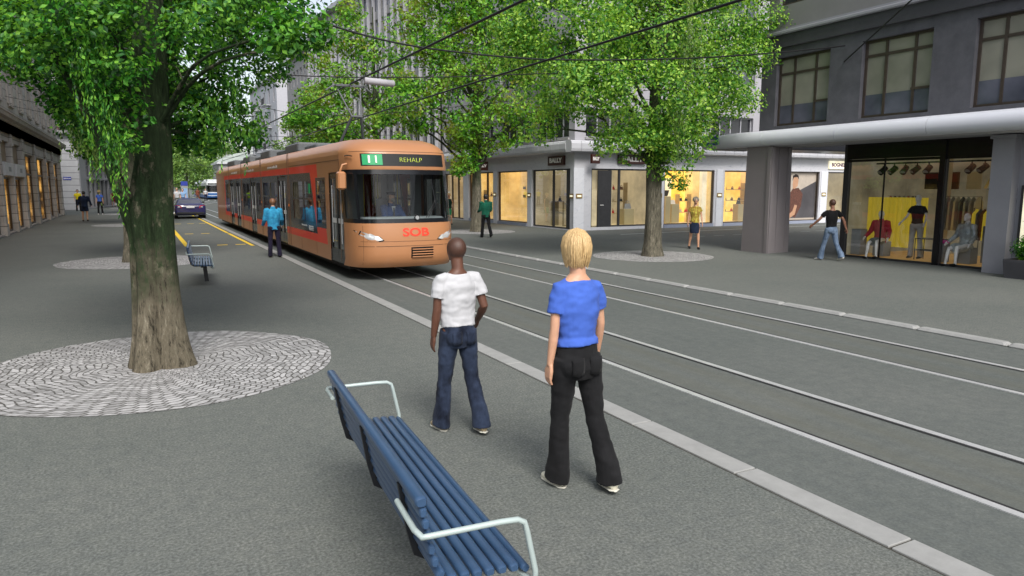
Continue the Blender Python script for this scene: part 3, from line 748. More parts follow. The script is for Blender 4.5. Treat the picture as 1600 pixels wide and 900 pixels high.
mat('shelf_tan', (.5, .4, .22), .6, .1); mat('leather_brown', (.16, .06, .02), .4, .2, 8); mat('ivory', (.7, .62, .45), .5, .1)
def shelving(xf, u0, u1, w_, zs, where, seed):
    rnd = random.Random(seed); rt = empty('display_shelves', xf(((u0 + u1) / 2, w_, 0)), 0, 'tan shelves stocked with bags at the back of ' + where, 'shelves')
    for z in zs:
        q = MB(xf); q.box((u0, w_ - .15, z - .03), (u1, w_ + .15, z)); q.build('shelf', 'shelf_tan', rt)
    for u in (u0, u1):
        q = MB(xf); q.box((u - .02, w_ - .16, .15), (u + .02, w_ + .16, zs[-1] + .35)); q.build('upright', 'shelf_tan', rt)
    k = 0; names = ['first', 'second', 'third', 'fourth', 'fifth', 'sixth']
    for zi, z in enumerate(zs):
        n = max(2, int((u1 - u0) / .42))
        for i in range(n):
            m = rnd.choice(['black_cloth', 'leather_brown', 'ivory', 'red_leather', 'leather_brown'])
            u = u1 - (u1 - u0) * (i + .5) / n
            nm = {'black_cloth': 'black', 'leather_brown': 'brown', 'ivory': 'ivory', 'red_leather': 'red'}[m]
            handbag(xf, u, w_, z, rnd.uniform(.08, .12), m, nm + ' handbag, ' + names[min(i, 5)] + ' from the left on the ' + (['low', 'middle', 'upper'][zi]) + ' shelf of ' + where)
shelving(fB, 28.9, 31.3, -1.9, [.7, 1.25, 1.8], 'the doorway window', 5)
shelving(fC, -22.3, -20.7, -2.0, [.7, 1.3, 1.9], 'the corner entrance', 6)
shelving(fC, -26.3, -25.5, -1.7, [.7, 1.3], 'the gold window', 7)
shelving(fC, -30.2, -28.6, -1.7, [.7, 1.3, 1.9], 'the pillar side window', 8)
shelving(fB, 37.5, 39.5, -1.0, [.8, 1.5], 'the tree side window', 9)
for xf, u, d_, lb in ((fC, -26.25, -.6, 'right side of the gold window'), (fC, -27.5, -.5, 'left side of the window beside the metal pillar'), (fC, -23.6, -1.9, 'back left of the gold window')):
    q = MB(xf); q.box((u - .16, d_ - .1, .16), (u + .16, d_ + .1, 2.86)); tag(q.build('lit_column', 'lit_cream' if u != -27.5 else 'lit_gold'), 'narrow glowing column at the ' + lb, 'column')
q = MB(fB); q.box((29.4, -2.3, .1), (29.9, -2.2, 2.7)); tag(q.build('doorway_panel', 'leather_brown'), 'tall brown panel at the back of the doorway window', 'panel')

# ---------------------------------------------------------------- tall fin-front office building further up the street
ob = empty('office_building', (17.6, 44.4, 0), 0, 'tall office building with white vertical fins between blue grey windows, behind the trees', 'building')
fO = frame((17.75, 44.4, 0), R(90 + 3.6))
L = 29.; HT = 17.4
holes = []; nb = 12; bw = L / nb
fl = [(4.4, 6.3), (7.2, 9.1), (10.0, 11.9), (12.8, 14.7), (15.3, 16.7)]
for i in range(nb):
    for v0, v1 in fl: holes.append((i * bw + .1, v0, (i + 1) * bw - .1, v1))
wall(ob, fO, 0, 0, L, HT, holes, 'pale_stone', .25)
for h in holes: window(ob, fO, *h, 'white_frame', 'pane_blue', .2, .05, (.5,))
boxes('fin', 'white_frame', ob, fO, [((i * bw / 2 - .05, 0, 3.9), (i * bw / 2 + .05, .22, 17.0)) for i in range(nb * 2 + 1)])
b = MB(fO); b.box((-.2, -6, HT), (L + .2, .5, HT + .35)); b.box((-.1, -6, HT + .35), (L + .1, .3, HT + .5)); b.build('roof', 'white_frame', ob)
boxes('end_wall', 'pale_stone', ob, fO, [((0, -8, 0), (.25, -.01, HT)), ((L - .25, -8, 0), (L, -.01, HT))])

def plain_block(nm, org, ang, L, D, H, bays, floors, wm, label, bw=1.3, frm='white_frame', pane='pane_dark', roof='metal_fascia', endw=True, balc=False):
    o = empty(nm, (org[0], org[1], 0), 0, label, 'building')
    xf = frame((org[0], org[1], 0), ang)
    st = L / bays; hs = [(st * (i + .5) - bw / 2, v0, st * (i + .5) + bw / 2, v1) for i in range(bays) for v0, v1 in floors]
    wall(o, xf, 0, 0, L, H, hs, wm, .25)
    for h in hs: window(o, xf, *h, frm, pane, .18, .07, (.5,), (.7,))
    boxes('side_wall', wm, o, xf, [((0, -D, 0), (.2, -.001, H)), ((L - .2, -D, 0), (L, -.001, H)), ((.2, -D, 0), (L - .2, -D + .2, H))])
    b = MB(xf); b.box((-.3, -D - .2, H), (L + .3, .45, H + .35)); b.build('roof', roof, o)
    if balc:
        for i in range(1, bays, 2):
            for v0, v1 in floors:
                c = st * (i + .5); q = MB(xf); q.box((c - 1.3, .0, v0 - .25), (c + 1.3, 1.0, v0 - .1)); bo = q.build('balcony', wm, o)
                q = MB(xf)
                for k in range(14): q.cyl((c - 1.25 + k * 2.5 / 13, .95, v0 - .1), (c - 1.25 + k * 2.5 / 13, .95, v0 + .8), .02, 5)
                q.box((c - 1.27, .92, v0 + .8), (c + 1.27, .98, v0 + .86)); q.build('railing', 'dark_frame', bo)
    return o, xf
F4 = [(1.0, 3.0), (4.5, 6.2), (7.6, 9.3), (10.7, 12.4), (13.8, 15.5)]
plain_block('apartment_building', (17.4, 76.5), R(90), 17, 10, 17, 9, F4, 'pale_stone', 'grey apartment block with small regular windows beyond the fin fronted office', 1.1)
plain_block('apartment_building', (18.6, 108), R(90), 26, 12, 18, 6, [(1.0, 3.0)] + [(4.5 + 3.3 * i, 6.7 + 3.3 * i) for i in range(4)], 'white_frame', 'white apartment block with iron balconies far up the street', 1.3, balc=True)
o, xf = plain_block('pavilion', (23, 146), R(180), 9, 12, 6.4, 4, [(1, 3), (4.2, 5.6)], 'pale_stone', 'pale building with green grey vaulted roof at the bend of the street', 1.2)
b = MB(); b.rings([[(13.7 + 9.6 * i / 10., y, 6.7 + 1.9 * math.sin(PI * i / 10.)) for i in range(11)] for y in (145.6, 158)], None, True, True, True); b.build('vault', 'roof_pale', o)

# ---------------------------------------------------------------- left: old stone building
la = empty('stone_building', (-4.9, 62.5, 0), 0, 'old grey stone building with pilastered shopfronts and a long cornice on the left', 'building')
fl_ = frame((-4.9, 0, 0), R(-90))       # u = -Y
bays = [(21.0, 23.7), (24.3, 27.2), (27.8, 31.2), (31.8, 35.5), (36.1, 38.8), (39.3, 42.3), (43.1, 47.0), (47.8, 52.3), (53.0, 56.6), (57.3, 61.4)]
tall = [0, 0, 1, 1, 0, 0, 1, 1, 1, 1]
gh = [(-c, .08, -a, (2.45 if not t else 3.7)) for (a, c), t in zip(bays, tall)]
ph = [(-c, 3.1, -a, 4.0) for (a, c), t in zip(bays, tall) if not t]
wall(la, fl_, -62.5, 0, -8, 4.35, gh + ph, 'left_stone', .35, 'ground_floor_wall')
lit('gold_dark', [(.38, (.02, .01, .004)), (.5, (.3, .15, .03)), (.64, (.85, .52, .14))], .8, 2.2, (1, 1, .6))
mat('brown_panel', (.2, .15, .1), .6, .25, 2)
mat('fascia_white', (.5, .5, .5), .6, .08)
for i, ((a, c), t) in enumerate(zip(bays, tall)):
    v1 = 2.45 if not t else 3.7
    n = 2 if c - a > 3.2 else 1
    o = window(la, fl_, -c, .08, -a, v1, 'bronze_frame', 'shop_glass', .2, .09, [.5] * (n - 1) if n > 1 else (), (.72,) if t else (), 'shop_window')
    interior(o, fl_, -c, .09, -a, v1 - .01, .5, 'gold_dark', 'gold_dark', 'gold_dark', -.25, 'brown_panel', False)
    if not t:
        b = MB(fl_); b.box((-c, -.2, 3.1), (-a, -.14, 4.0)); b.build('panel', 'brown_panel', la)
        b = MB(fl_); b.box((-c + .1, .02, 2.5), (-a - .1, .14, 3.05), bev=.01); s = b.build('sign_box', 'fascia_white', la)
        b = MB(fl_); b.box(((-c - a) / 2 - .35, .142, 2.68), ((-c - a) / 2 + .35, .147, 2.88)); b.build('sign_panel', 'plinth_grey', s)
b = MB(fl_)
edges = sorted(set([x for p in bays for x in p]))
pil = [(bays[i][1], bays[i + 1][0]) for i in range(len(bays) - 1)] + [(61.5, 62.4)]
for a, c in pil:
    b = MB(fl_)
    b.box((-c, 0, 0), (-a, .1, .5)); b.box((-c + .05, 0, .5), (-a - .05, .07, 3.85)); b.box((-c, 0, 3.85), (-a, .12, 4.0)); b.box((-c + .02, 0, 4.0), (-a - .02, .1, 4.35))
    b.build('pilaster', 'left_stone', la)
b = MB(fl_); b.box((-62.6, -.3, 4.35), (-8, .16, 4.75)); b.build('frieze', 'left_stone_plain', la)
P = [(0, 4.75), (.22, 4.75), (.26, 4.83), (.42, 4.88), (.46, 5.0), (.5, 5.04), (.5, 5.1), (0, 5.14)]
b.rings([[(-62.8, w_, v) for w_, v in P], [(-8, w_, v) for w_, v in P]], None, True, True, False); b.build('cornice', 'left_stone_plain', la)
uw = []; cs = [60.2 - 3.3 * i for i in range(13)]
for c in cs:
    for v0, v1 in ((5.75, 8.0), (9.6, 11.6), (13, 14.8)): uw.append((-c - .65, v0, -c + .65, v1))
wall(la, fl_, -62.5, 5.1, -8, 16.2, uw, 'left_stone', .3, 'upper_wall')
for h in uw:
    o = window(la, fl_, *h, 'dark_frame', 'pane_dark', .2, .07, (.5,), (.72,), sill='left_stone_plain')
    b = MB(fl_)
    u0, v0, u1, v1 = h
    b.box((u0 - .2, 0, v0), (u0, .07, v1)); b.box((u1, 0, v0), (u1 + .2, .07, v1)); b.box((u0 - .25, 0, v1), (u1 + .25, .13, v1 + .28)); b.box((u0 - .3, 0, v1 + .28), (u1 + .3, .2, v1 + .36))
    b.build('window_surround', 'left_stone_plain', o)
for v in (8.75, 12.3):
    b = MB(fl_); b.box((-62.6, 0, v), (-8, .12, v + .25)); b.build('string_course', 'left_stone_plain', la)
b = MB(fl_); b.box((-62.5, -14, 0), (-62.2, -.31, 16.2)); b.build('end_wall', 'left_stone', la)
b = MB(fl_); b.box((-62.9, -14, 16.2), (-8, .6, 16.6)); b.build('roof', 'left_stone_plain', la)
# ---------------------------------------------------------------- left: corner building across the side street
lb = empty('balcony_building', (-4.45, 75, 0), 0, 'pale banded corner building with dark glazed shopfront and a stone balcony', 'building')
fP = frame((0, 75, 0), R(180)); fG = frame((-4.4, 75, 0), R(-90 - 8.5))
wall(lb, fP, 4.4, 0, 14, 6.7, [(7.5, .1, 10, 3.5)], 'pier_stone', .3, 'corner_wall')
window(lb, fP, 7.5, .1, 10, 3.5, 'dark_frame', 'pane_dark', .2, .08, (.5,))
gl = []; 
for i in range(7): gl += [(-14.2 + i * 2.0, .1, -12.35 + i * 2.0, 2.75), (-14.2 + i * 2.0, 2.95, -12.35 + i * 2.0, 6.0)]
gl = [g for g in gl if g[2] < -.4]
wall(lb, fG, -14.4, 0, 0, 6.7, gl, 'grey_frame', .3, 'shop_wall')
for i, g in enumerate(gl):
    window(lb, fG, *g, 'grey_frame', 'pane_dark' if i % 3 else 'pane_blue', .2, .06, (.5,), (.35,) if g[1] > 1 else ())
b = MB(fP); b.box((4.1, -.3, 6.7), (14, .5, 6.95)); b.box((4.1, -.3, 7.0), (14, .35, 7.0)); bl = b.build('balcony', 'pale_stone', lb)
b = MB(fG); b.box((-14.4, -.3, 6.7), (.3, .4, 6.95)); b.build('balcony_slab', 'pale_stone', bl)
b = MB(fP)
for i in range(30):
    u = 4.3 + i * .24; b.tube([(u, .35, 6.95), (u, .35, 7.05), (u, .35, 7.2), (u, .35, 7.4), (u, .35, 7.6)], [.05, .04, .085, .05, .06], 8)
b.box((4.15, .25, 7.6), (14, .45, 7.75)); b.build('balustrade', 'pale_stone', bl)
wall(lb, fP, 5.2, 6.95, 14, 14, [(6, 7.4, 7.2, 9.6), (8.6, 7.4, 9.8, 9.6), (6, 10.8, 7.2, 12.6), (8.6, 10.8, 9.8, 12.6)], 'pale_stone', .3, 'upper_wall')
for h in [(6, 7.4, 7.2, 9.6), (8.6, 7.4, 9.8, 9.6), (6, 10.8, 7.2, 12.6), (8.6, 10.8, 9.8, 12.6)]: window(lb, fP, *h, 'grey_frame', 'pane_dark', .2, .07, (.5,))
hb = [(-13.5 + 2.4 * i, v0, -12.2 + 2.4 * i, v0 + 2.0) for i in range(5) for v0 in (7.5, 10.8)]
fG2 = frame((-5.2, 75, 0), R(-98.5)); wall(lb, fG2, -14.4, 6.95, 0, 14, hb, 'pale_stone', .3, 'upper_wall')
for h in hb: window(lb, fG2, *h, 'grey_frame', 'pane_dark', .2, .07, (.5,))
b = MB(fP); b.box((5.0, -14, 14), (14, .3, 14.4)); b.build('roof', 'pale_stone', lb)
# flowers in the balcony trough
mat('flower_red', (.3, .03, .08), .8, .5, 20)
b = MB(); rnd = random.Random(3)
for i in range(420):
    p = Vector((-4.5 - rnd.random() * 4, 74.5 + rnd.uniform(-.12, .12), 7.0 + rnd.random() * .38)); s = rnd.uniform(.03, .07)
    q = Quaternion((rnd.gauss(0, 1), rnd.gauss(0, 1), rnd.gauss(0, 1), rnd.gauss(0, 1))).normalized()
    b.add([tuple(p + q @ Vector(k) * s) for k in ((-1, 0, 0), (0, -.6, 0), (1, 0, 0), (0, .6, .2))], [(0, 1, 2, 3)], 0 if rnd.random() < .55 else 1)
mat('leaf_plain', (.05, .1, .025), .7, .3, 10)
tag(b.build('balcony_flowers', ['flower_red', 'leaf_plain'], fix=False), 'trough of red flowers along the stone balcony on the left', 'flowers')
# street name plate
def plate(xf, u, v, wd, txt, label):
    b = MB(xf); b.box((u - wd / 2, .01, v - .14), (u + wd / 2, .035, v + .14), bev=.006); o = b.build('street_name_plate', 'sign_blue'); tag(o, label, 'street sign')
    text_obj('lettering', txt, .16, 'sign_letter', o, flip(xf), -u, v, .036, .003, .004, wd * .86)
plate(fP, 5.4, 2.8, .62, 'Bahnhofstrasse', 'blue street name plate on the pale banded corner of the left building')
fK = frame((16.72, 0, 0), R(90)); plate(fK, 18.0, 3.5, .85, 'Bahnhofstrasse', 'blue street name plate on the curved canopy edge')
# arched building closing the left side
lc = empty('arched_building', (-3, 92.5, 0), 0, 'pale stone building with a tall arched ground floor window, behind the left shopfronts', 'building')
fA = frame((0, 92.5, 0), R(180))
arc = [(1.9 - .75 * math.cos(t) - .0, 3.3 + .75 * math.sin(t)) for t in [PI * i / 10 for i in range(11)]]
b = MB(fA); b.panel([(0, rect(-1.0, 0, 9, 6.0)), (None, [(1.15, .3)] + arc + [(2.65, .3)]), (None, rect(-.4, .3, .6, 3.0)), (None, rect(3.2, .3, 4.2, 3.2))])
b.build('wall', 'pier_stone', lc, fix=False)
for a, c, t in ((1.1, 2.7, 4.2), (-.4, .6, 3.0), (3.2, 4.2, 3.2)): window(lc, fA, a, .3, c, t, 'bronze_frame', 'pane_dark', .2, .06, (.5,), (.7,), label=None)
b = MB(fA); b.box((-1.2, -12, 6.0), (9, .4, 6.35)); b.build('roof', 'pale_stone', lc)
b = MB(fA); b.box((-1.0, -12, 0), (-.8, -.01, 6)); b.build('side_wall', 'pier_stone', lc)
b = MB(fA); b.box((-1, -8, 6.35), (9, -2, 12)); b.build('upper_storey', 'pale_stone', lc)
CL_L = [(-1.01,9.15,3.72,0.59),(-0.59,8.55,3.46,0.57),(-0.23,8.05,3.64,0.55),(-0.96,9.65,3.42,0.42),(-0.5,9.45,3.25,0.43),(-0.28,9.75,3.06,0.41),(-0.65,10.05,3.07,0.34),(-0.52,10.45,2.93,0.32),(-0.43,11.25,2.75,0.24),(-0.05,7.95,3.17,0.31),(-0.05,8.05,2.76,0.24),(-0.1,8.25,2.46,0.21),(0.35,9.4,3.6,0.4),(0.62,8.45,3.55,0.47),(0.84,9.05,3.26,0.51),(0.68,9.05,2.82,0.44),(1.02,9.05,2.76,0.41),(1.22,9.25,2.64,0.27),(0.81,9.15,2.51,0.23),(0.55,9.35,2.58,0.29),(1.59,10.65,4.03,0.53),(1.89,11.25,3.71,0.33),(1.4,10.35,4.21,0.51),(1.39,6.85,3.48,0.32),(1.16,6.65,3.31,0.25),(1.54,6.65,3.35,0.17),(1.33,6.85,3.25,0.17),(0.83,7.85,3.77,0.44),(0.19,9.65,4.16,0.67),(-0.5,8.85,4.27,0.78),(0.75,9.35,4.72,0.96),(1.37,8.05,4.38,0.73),(0.13,9.45,5.19,1.0),(1.15,9.45,5.65,0.97),(-0.76,9.85,5.11,0.71),(-0.29,11.35,4.8,0.76),(0.9,11.65,4.95,0.83),(1.91,11.35,4.73,0.56)]
CL_R = [(13.15,16.57,6.16,1.71),(10.8,15.97,5.83,1.33),(10.2,16.57,5.39,1.01),(9.86,16.97,4.43,0.77),(9.89,17.37,3.62,0.62),(10.1,15.77,4.63,0.98),(11.15,15.57,4.68,1.16),(12.84,15.57,4.45,1.38),(15.02,15.97,5.16,1.2),(16.44,16.17,5.84,0.86),(16.19,16.37,4.73,0.87),(17.53,16.77,6.98,0.99),(18.92,17.17,7.59,0.72),(15.79,16.87,6.82,1.54),(12.24,15.87,3.43,0.78),(11.33,16.07,3.33,0.6),(13.76,16.07,3.41,1.0),(15.15,16.57,3.95,0.86),(13.36,15.97,2.68,0.69),(13.05,16.17,3.04,0.54),(13.99,16.27,2.15,0.34),(12.16,16.17,2.84,0.32),(9.59,17.57,5.67,0.87),(9.3,17.77,6.34,0.78),(11.73,16.77,7.4,1.57),(14.64,16.77,8.11,1.85),(17.58,17.17,8.41,1.2),(10.09,17.07,6.78,1.02),(13.04,16.57,9.19,1.93),(10.94,17.17,8.71,1.38),(16.35,17.37,9.97,1.56),(14.23,18.57,6.61,1.6),(12.09,18.17,4.51,0.86),(16.36,18.57,5.6,1.26)]
CL_M = [(13.74,29.57,9.32,1.55),(11.94,28.57,8.17,1.34),(14.9,29.07,8.53,1.27),(11.17,29.57,7.75,1.09),(13.11,28.57,7.22,1.5),(15.48,29.57,6.99,1.17),(11.83,29.07,6.41,1.37),(10.34,28.97,5.52,1.07),(14.53,28.97,5.47,1.42),(16.15,29.57,5.03,1.04),(17.41,29.97,5.7,0.91),(12.49,28.57,5.06,1.23),(13.79,28.77,4.04,0.99),(12.86,28.77,3.19,0.78),(12.76,29.07,4.16,0.78),(15.05,29.37,4.25,0.82),(12.4,28.77,2.77,0.44),(9.73,29.57,6.33,0.81),(10.99,30.57,9.24,1.11),(9.57,30.07,5.06,0.77),(12.38,29.57,10.24,1.65),(14.84,29.57,10.53,1.71),(13.6,29.57,11.97,1.94),(11.61,30.57,10.9,1.25),(10.97,29.57,4.68,0.69),(17.15,30.77,7.27,0.92),(17.31,31.07,9.11,1.23)]
CL_N = [(11.87,44.5,10.98,1.56),(10.67,44.5,9.76,1.35),(13.44,44.5,9.98,1.51),(11.57,43.7,8.22,1.73),(10.2,44.5,7.48,1.47),(13.78,44.5,7.69,1.69),(9.39,44.5,6.31,1.23),(8.72,45.0,5.94,0.97),(11.11,43.7,5.94,1.62),(13.2,44.1,5.86,1.39),(15.01,44.5,6.57,1.22),(10.11,44.5,5.01,0.94),(12.08,44.5,5.07,0.99),(15.83,45.5,8.72,1.33),(12.12,44.5,12.5,1.09),(14.97,44.5,4.96,0.9),(14.29,44.5,11.21,1.04),(14.67,44.5,9.69,1.01)]
# ---------------------------------------------------------------- trees
def bark(name, a, c, moss, mosszone):
    m, nt, b = new_mat(name)
    v = coords(nt, (1, 1, .2)); n = noise_node(nt, v, 24, 9, .8); n2 = noise_node(nt, coords(nt), 2.2, 4, .6)
    col = ramp(nt, n, [(.38, tuple(x * .16 for x in a)), (.46, tuple(x * .8 for x in a)), (.55, a), (.64, c)])
    # damp mossy upper bark with an uneven edge, paler dry bark at the foot
    sep = nt.nodes.new('ShaderNodeSeparateXYZ'); nt.links.new(coords(nt), sep.inputs[0])
    h = mth(nt, 'ADD', sep.outputs[2], mth(nt, 'ADD', mth(nt, 'MULTIPLY', n2, 2.6), mth(nt, 'MULTIPLY', n, 2.4)))
    h = mth(nt, 'MULTIPLY', mth(nt, 'SUBTRACT', h, mosszone + 2.4), 1.3); 
    cl = nt.nodes.new('ShaderNodeClamp'); nt.links.new(h, cl.inputs[0])
    mcol = ramp(nt, n, [(.35, tuple(x * .35 for x in moss)), (.55, moss), (.72, tuple(x * 2.2 for x in moss))])
    spots = ramp(nt, noise_node(nt, coords(nt, (1, 1, .6)), 5., 5, .7), [(.55, (0, 0, 0)), (.62, (1, 1, 1))])
    f = mth(nt, 'MULTIPLY', cl.outputs[0], mth(nt, 'SUBTRACT', 1., mth(nt, 'MULTIPLY', spots, .6)))
    nt.links.new(mixc(nt, f, col, mcol), b.inputs['Base Color'])
    b.inputs['Roughness'].default_value = .9; b.inputs['Specular IOR Level'].default_value = .2
    bump(nt, b, n, 1., .07)
bark('bark_big', (.22, .19, .135), (.4, .36, .27), (.032, .055, .022), .7)
bark('bark', (.17, .155, .115), (.36, .32, .25), (.06, .075, .04), 2.2)
def leafmat(name, dark, mid, light, alt, tr=.35):
    m, nt, b = new_mat(name)
    g = nt.nodes.new('ShaderNodeNewGeometry')
    v = coords(nt)
    n = noise_node(nt, v, .9, 3, .6); n2 = noise_node(nt, v, 3.5, 3, .6)
    f = mth(nt, 'ADD', mth(nt, 'MULTIPLY', g.outputs['Random Per Island'], .5), mth(nt, 'MULTIPLY', n2, .5))
    c = ramp(nt, f, [(.28, tuple(q * .55 for q in dark)), (.42, dark), (.56, mid), (.76, light)])
    c = mixc(nt, ramp(nt, n, [(.45, (0, 0, 0)), (.68, (1, 1, 1))]), c, mixc(nt, g.outputs['Random Per Island'], alt, light))
    nt.links.new(c, b.inputs['Base Color']); b.inputs['Roughness'].default_value = .5; b.inputs['Specular IOR Level'].default_value = .35
    t = nt.nodes.new('ShaderNodeBsdfTranslucent'); nt.links.new(mixc(nt, 1., c, (1.3, 1.25, .5), 'MULTIPLY'), t.inputs[0])
    mx = nt.nodes.new('ShaderNodeMixShader'); mx.inputs[0].default_value = tr
    nt.links.new(b.outputs[0], mx.inputs[1]); nt.links.new(t.outputs[0], mx.inputs[2])
    nt.links.new(mx.outputs[0], nt.nodes['Material Output'].inputs[0])
leafmat('leaf_vivid', (.015, .09, .01), (.06, .28, .02), (.25, .52, .06), (.02, .14, .04), .38)
leafmat('leaf_yellow', (.05, .19, .02), (.2, .45, .04), (.5, .7, .13), (.09, .34, .08), .42)
leafmat('leaf_rusty', (.045, .18, .02), (.13, .41, .03), (.32, .6, .07), (.36, .27, .05), .42)
leafmat('leaf_far', (.09, .2, .05), (.18, .34, .08), (.33, .5, .13), (.24, .34, .1), .42)
leafmat('leaf_willow', (.1, .18, .06), (.2, .32, .09), (.36, .5, .15), (.24, .34, .1), .42)
def rndquat(rnd): return Quaternion((rnd.gauss(0, 1), rnd.gauss(0, 1), rnd.gauss(0, 1), rnd.gauss(0, 1))).normalized()
def crown(parent, clusters, dens, leaf, mt, seed, thresh=-.18, flat=.75, nf=1.3, origin=None, droop=0., name='crown', cap=60000):
    rnd = random.Random(seed); V = []; F = []
    off_ = world_loc(parent)
    tot = 0
    for (x, y, z, r) in clusters:
        n = int(dens * (r / leaf) ** 2 * 1.0)
        tot += n
    k = min(1., cap / max(tot, 1))
    for (x, y, z, r) in clusters:
        n = int(dens * (r / leaf) ** 2 * k)
        c = Vector((x, y, z))
        for _ in range(n):
            d = Vector((rnd.gauss(0, 1), rnd.gauss(0, 1), rnd.gauss(0, 1))).normalized()
            q = rnd.random() ** .38
            bulge = 1 + .38 * noise.noise(d * 2.1 + c * 1.7)
            p = c + Vector((d.x * r, d.y * r, d.z * r * flat)) * q * bulge
            if noise.noise(p * nf + Vector((seed, 0, 0))) + .25 * noise.noise(p * nf * 3.1) < thresh: continue
            s = leaf * rnd.uniform(.6, 1.25)
            nrm = (d * .7 + Vector((rnd.gauss(0, .5), rnd.gauss(0, .5), rnd.gauss(.45, .5)))).normalized()
            ax = nrm.cross(Vector((rnd.gauss(0, 1), rnd.gauss(0, 1), rnd.gauss(0, 1)))).normalized()
            ay = nrm.cross(ax)
            if droop: ax = (ax * .35 + Vector((0, 0, -1)) * droop).normalized(); ay = nrm.cross(ax).normalized()
            a = p - off_; b0 = len(V)
            V.extend([a - ax * s * .55, a - ay * s * .34 + ax * s * .05, a + ax * s * .6 - nrm * s * .12, a + ay * s * .34 + ax * s * .05])
            F.append((b0, b0 + 1, b0 + 2, b0 + 3))
    me = bpy.data.meshes.new(name); me.from_pydata([tuple(p) for p in V], [], F); me.materials.append(MATS[mt]); me.update()
    o = bpy.data.objects.new(name, me); C.objects.link(o); o.parent = parent
    return o
def strands(parent, pts, n, L, leaf, mt, seed, spread=.25):
    """thin hanging shoots with narrow leaves"""
    rnd = random.Random(seed); V = []; F = []; off_ = world_loc(parent)
    for (x, y, z) in pts:
        for _ in range(n):
            p = Vector((x + rnd.gauss(0, spread), y + rnd.gauss(0, spread), z + rnd.gauss(0, .15))); l = L * rnd.uniform(.5, 1.1); t = 0; ph = rnd.random() * 6
            while t < l:
                q = p + Vector((.03 * math.sin(t * 5 + ph), .03 * math.cos(t * 4 + ph), -t)); s = leaf * rnd.uniform(.7, 1.2)
                ax = Vector((rnd.gauss(0, .35), rnd.gauss(0, .35), -1)).normalized(); nn = Vector((rnd.gauss(0, 1), rnd.gauss(0, 1), .3)).normalized(); ay = nn.cross(ax).normalized()
                a = q - off_; b0 = len(V)
                V.extend([a, a + ax * s * .5 - ay * s * .17, a + ax * s, a + ax * s * .5 + ay * s * .17]); F.append((b0, b0 + 1, b0 + 2, b0 + 3))
                t += leaf * .55
    me = bpy.data.meshes.new('hanging_shoots'); me.from_pydata([tuple(p) for p in V], [], F); me.materials.append(MATS[mt]); me.update()
    o = bpy.data.objects.new('hanging_shoots', me); C.objects.link(o); o.parent = parent
    return o
def trunk(parent, x, y, prof, mt, seed, lobes=3, amp=.08, flare=1.0):
    """uneven fluted trunk"""
    rnd = random.Random(seed); b = MB(); n = 40; rings = []
    ph = [rnd.random() * 6 for _ in range(5)]
    zs = []
    for i in range(len(prof) - 1):
        z0, r0, dx0, dy0 = prof[i]; z1, r1, dx1, dy1 = prof[i + 1]
        st = max(1, int((z1 - z0) / .12))
        for k in range(st): 
            t = k / st; zs.append((z0 + (z1 - z0) * t, r0 + (r1 - r0) * t, dx0 + (dx1 - dx0) * t, dy0 + (dy1 - dy0) * t))
    zs.append(prof[-1])
    for z, r, dx, dy in zs:
        ring = []
        for k in range(n):
            a = 2 * PI * k / n
            fl2 = 1 + amp * math.cos(lobes * a + ph[0] + .3 * z) + amp * .5 * math.cos(5 * a + ph[1] - .2 * z)
            # deep vertical groove of the double stem
            g = 0
            for ga in parent.get('grooves', []):
                dd = math.atan2(math.sin(a - ga), math.cos(a - ga)); g += .34 * math.exp(-(dd / .085) ** 2)
            root = 1 + .16 * flare * math.exp(-z * 3.2) * (1 + .7 * math.cos(4 * a + ph[2]))
            nz = 1 + .07 * noise.noise(Vector((math.cos(a) * 2, math.sin(a) * 2, z * 1.3 + seed))) + .035 * noise.noise(Vector((math.cos(a) * 6, math.sin(a) * 6, z * 3 + seed)))
            rr = r * fl2 * root * nz * (1 - g)
            ring.append((x + dx + rr * math.cos(a), y + dy + rr * math.sin(a), z))
        rings.append(ring)
    b.rings(rings, None, True, True, True)
    return b.build('trunk', mt, parent)
def limbs(parent, x, y, z0, clusters, r0, mt, seed, maxn=12):
    rnd = random.Random(seed); b = MB()
    for c in clusters[::max(1, len(clusters) // maxn)]:
        e = Vector(c[:3]); s = Vector((x, y, min(max(z0, e.z - 1.2 - .3 * abs(e.x - x)), z0 + 3)))
        pts = []; rr = []
        L = (e - s).length
        for i in range(9):
            t = i / 8; p = s.lerp(e, t) + Vector((0, 0, .18 * L * math.sin(PI * t) * .5))
            p += Vector((noise.noise(p * 1.5 + Vector((seed, 0, 0))), noise.noise(p * 1.5 + Vector((0, seed, 0))), 0)) * .12 * L * math.sin(PI * t)
            pts.append(p); rr.append(max(.012, r0 * (1 - t * .85)))
        b.tube(pts, rr, 7)
        for k in range(4):
            j = rnd.randint(3, 7); q = pts[j]; dd = Vector((rnd.gauss(0, 1), rnd.gauss(0, 1), rnd.gauss(.3, .6))).normalized() * c[3] * .8
            b.tube([q, q + dd * .5 + Vector((0, 0, .05)), q + dd], [rr[j] * .5, rr[j] * .3, .008], 5)
    return b.build('limbs', mt, parent)

